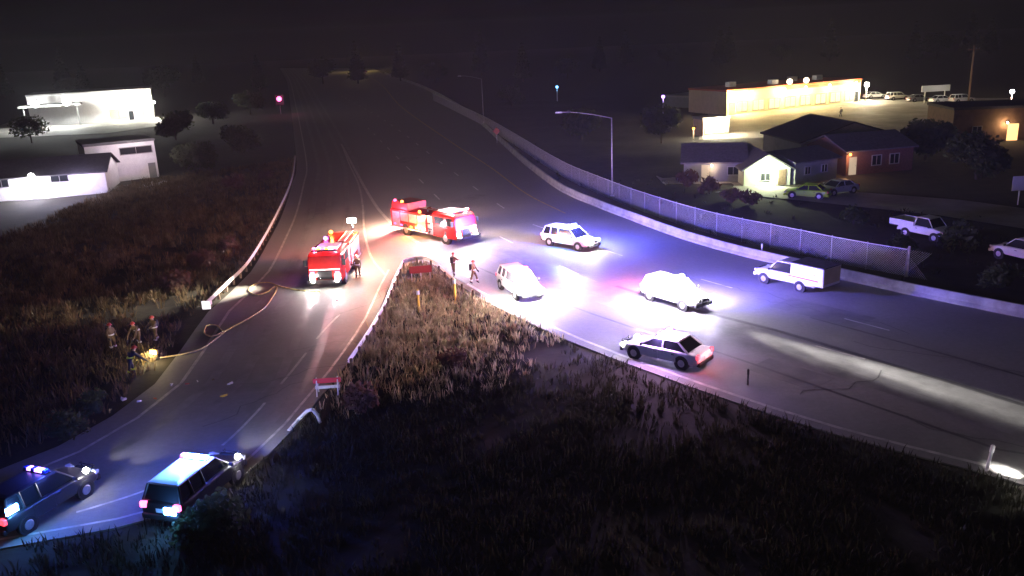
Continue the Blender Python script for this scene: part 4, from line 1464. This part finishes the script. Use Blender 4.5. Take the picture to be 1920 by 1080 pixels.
def pole_lamp(base, h, glowm, col, power, label, r=.3, name='lamp_post'):
    o = empty(name, at(*base), 0, label, 'lamp post')
    m = MB(); m.tube((0, 0, -.2), (0, 0, h), .11, .08); m.build('pole', M['galv'], o)
    m = MB(); m.box((0, 0, h + .08), (.7, .5, .16)); m.build('hood', M['plastic'], o)
    m = MB(); m.ball((0, 0, h - r * .9), r); m.build('bulb', M[glowm], o)
    lamp(o, (0, -.4, h - .6 - r), col, power, .2)
    return o


pole_lamp((1623, 191), 4.2, 'e_white', (1, .85, .6), 7000, 'bright lamp post at the right corner of the lit shop', .55)
pole_lamp((1243, 222), 4.6, 'e_purple', (.5, .3, 1), 60, 'small violet lamp on a post left of the pale shed', .35)
pole_lamp((1045, 190), 4.0, 'e_cyan', (.2, .5, 1), 40, 'small blue lamp on a far post above the distant fence', .35)
pole_lamp((1893, 212), 4.2, 'e_white', (1, .5, .35), 900, 'reddish white lamp on a post behind the brown house at the right edge', .4)
pole_lamp((1587, 292), 3.2, 'e_white', (1, .75, .5), 500, 'small bright lamp on a post in front of the dark hip roof', .32)
pole_lamp((1300, 262), 2.0, 'e_amber', (1, .6, .3), 60, 'tiny amber lamp on a short post left of the bright kiosk', .22)
pole_lamp((237, 82), 14, 'e_dim', (1, 1, 1), 20, 'faint high lamp on a far mast over the upper left buildings', .7)
pole_lamp((675, 134), 8, 'e_dim', (1, .7, .2), 5000, 'dim amber lamp above the far end of the highway', .12)

# utility pole and billboard
o = empty('utility_pole', at(1814, 206), 0, 'tall wooden utility pole with cross arm behind the far parked cars', 'utility pole')
m = MB(); m.tube((0, 0, -.3), (0, 0, 12), .2, .14); m.build('pole', M['wood'], o)
m = MB(); m.box((0, 0, 11.2), (2.4, .12, .14)); ca = m.build('cross_arm', M['wood'], o)
for x in (-1.0, 0.4, 1.0):
    m = MB(); m.tube((x, 0, 11.27), (x, 0, 11.5), .05, .03); m.build('insulator', M['trim'], ca)
o = empty('billboard', at(1752, 193), R(6), 'pale blank billboard on two posts behind the far parked cars', 'billboard')
m = MB(); m.box((0, 0, 3.0), (6.2, .25, 1.25)); m.build('panel', M['sign'], o)
for x in (-2.2, 2.2):
    m = MB(); m.tube((x, .2, 0), (x, .2, 3.4), .12); m.build('post', M['galv'], o)
lamp(o, (0, -3.5, 4.5), (1, .95, .85), 300, .2)
sign((1908, 384), 2.1, 1.7, 1.4, 'sign', 'plain pale board on a post at the right edge above the side street', rz=R(5))

# houses between shop and side street
p, a, L_ = face_between((1392, 350), (1484, 345))
hb = building(p + off(a, 6) + Vector((.6, 0, 0)), a - R(6), 5.2, 12, 1.9, 1.5, 'greenwall', 'roofgray', 'small pale house with gable end glowing greenish white under a lamp', gable_axis='y',
              wins=[(-.2, 1.0, 1.0, .8, 'glass')], doors=[(1.7, .9, 1.8, 'wood')])
wall_lamp(hb, (0, -6.15, 2.15), 1800, (.9, 1, .62), 'e_white', .3, (0, -.9, -.25))
p, a, L_ = face_between((1482, 352), (1572, 340))
building(p + off(a, 4.5) + Vector((1, 1, 0)), a + R(4), 6.5, 7, 2.4, .9, 'graywall', 'roofgray', 'grey outbuilding joined to the right of the glowing gable house', wins=[(-1.4, 1.4, .8, .8, 'glass'), (1.2, 1.4, .8, .8, 'glass')])
p, a, L_ = face_between((1300, 345), (1400, 342))
ha = building(p + off(a, 5), a - R(8), 7.0, 8, 2.3, 1.6, 'graywall', 'roofgray', 'low grey house with small warm porch light left of the glowing gable house',
              wins=[(2.2, 1.3, 1.2, .9, 'glass')], doors=[(-1.0, .9, 2.0, 'e_dim')])
wall_lamp(ha, (-.3, -4.2, 2.0), 190, (1, .65, .45), 'e_warm', .14, (0, -.5, -.2))
p, a, L_ = face_between((1500, 302), (1690, 290))
building(p + off(a, 6), a, L_, 12, 2.4, 2.2, 'graywall', 'roof', 'wide dark house with broad gabled roof in front of the lit lot', gable_axis='y', wins=[(-4, 1.4, 1.4, 1.1, 'glass'), (0, 1.4, 1.4, 1.1, 'glass')])
p, a, L_ = face_between((1590, 330), (1715, 318))
hr = building(p + off(a, 4.5), a, L_, 8, 2.8, 1.4, 'brickwall', 'roofgray', 'reddish brick house with a small orange lit doorway at its left end',
              wins=[(-.5, 1.5, 1.2, 1.1, 'glass'), (2.0, 1.5, 1.2, 1.1, 'glass')], doors=[(-L_ / 2 + .9, 1.0, 2.1, 'e_dim')])
wall_lamp(hr, (-L_ / 2 + .2, -4.2, 2.5), 260, (1, .5, .22), 'e_amber', .16, (-.3, -.6, -.2))
p, a, L_ = face_between((1786, 268), (1960, 262))
hd2 = building(p + off(a, 5), a, L_, 9, 4.6, .0, 'brownwall', 'roof', 'dark brown block at the right edge with one glowing doorway', name='house',
               wins=[(-3, 1.6, 1.2, 1.1, 'glass')], doors=[(2.0, 1.5, 2.4, 'e_door')])
wall_lamp(hd2, (1.0, -4.65, 2.6), 350, (1, .65, .32), 'e_warm', .16, (-.2, -.6, -.2))

# ================================================================== HAZE
m = MB()
m.add([(x, y, z) for z in (-1.6, 30) for x, y in ((-645, -65), (645, -65), (645, 905), (-645, 905))],
      [(3, 2, 1, 0), (4, 5, 6, 7), (0, 1, 5, 4), (1, 2, 6, 5), (2, 3, 7, 6), (3, 0, 4, 7)])
hm = bpy.data.materials.new('haze')
hm.use_nodes = True
hn = hm.node_tree
hn.nodes.remove(hn.nodes['Principled BSDF'])
pvn = hn.nodes.new('ShaderNodeVolumePrincipled')
pvn.inputs['Color'].default_value = (.9, .9, .92, 1)
pvn.inputs['Density'].default_value = HAZE_DENSITY
hn.links.new(pvn.outputs[0], hn.nodes['Material Output'].inputs['Volume'])
tag(m.build('haze', hm), kind='stuff')
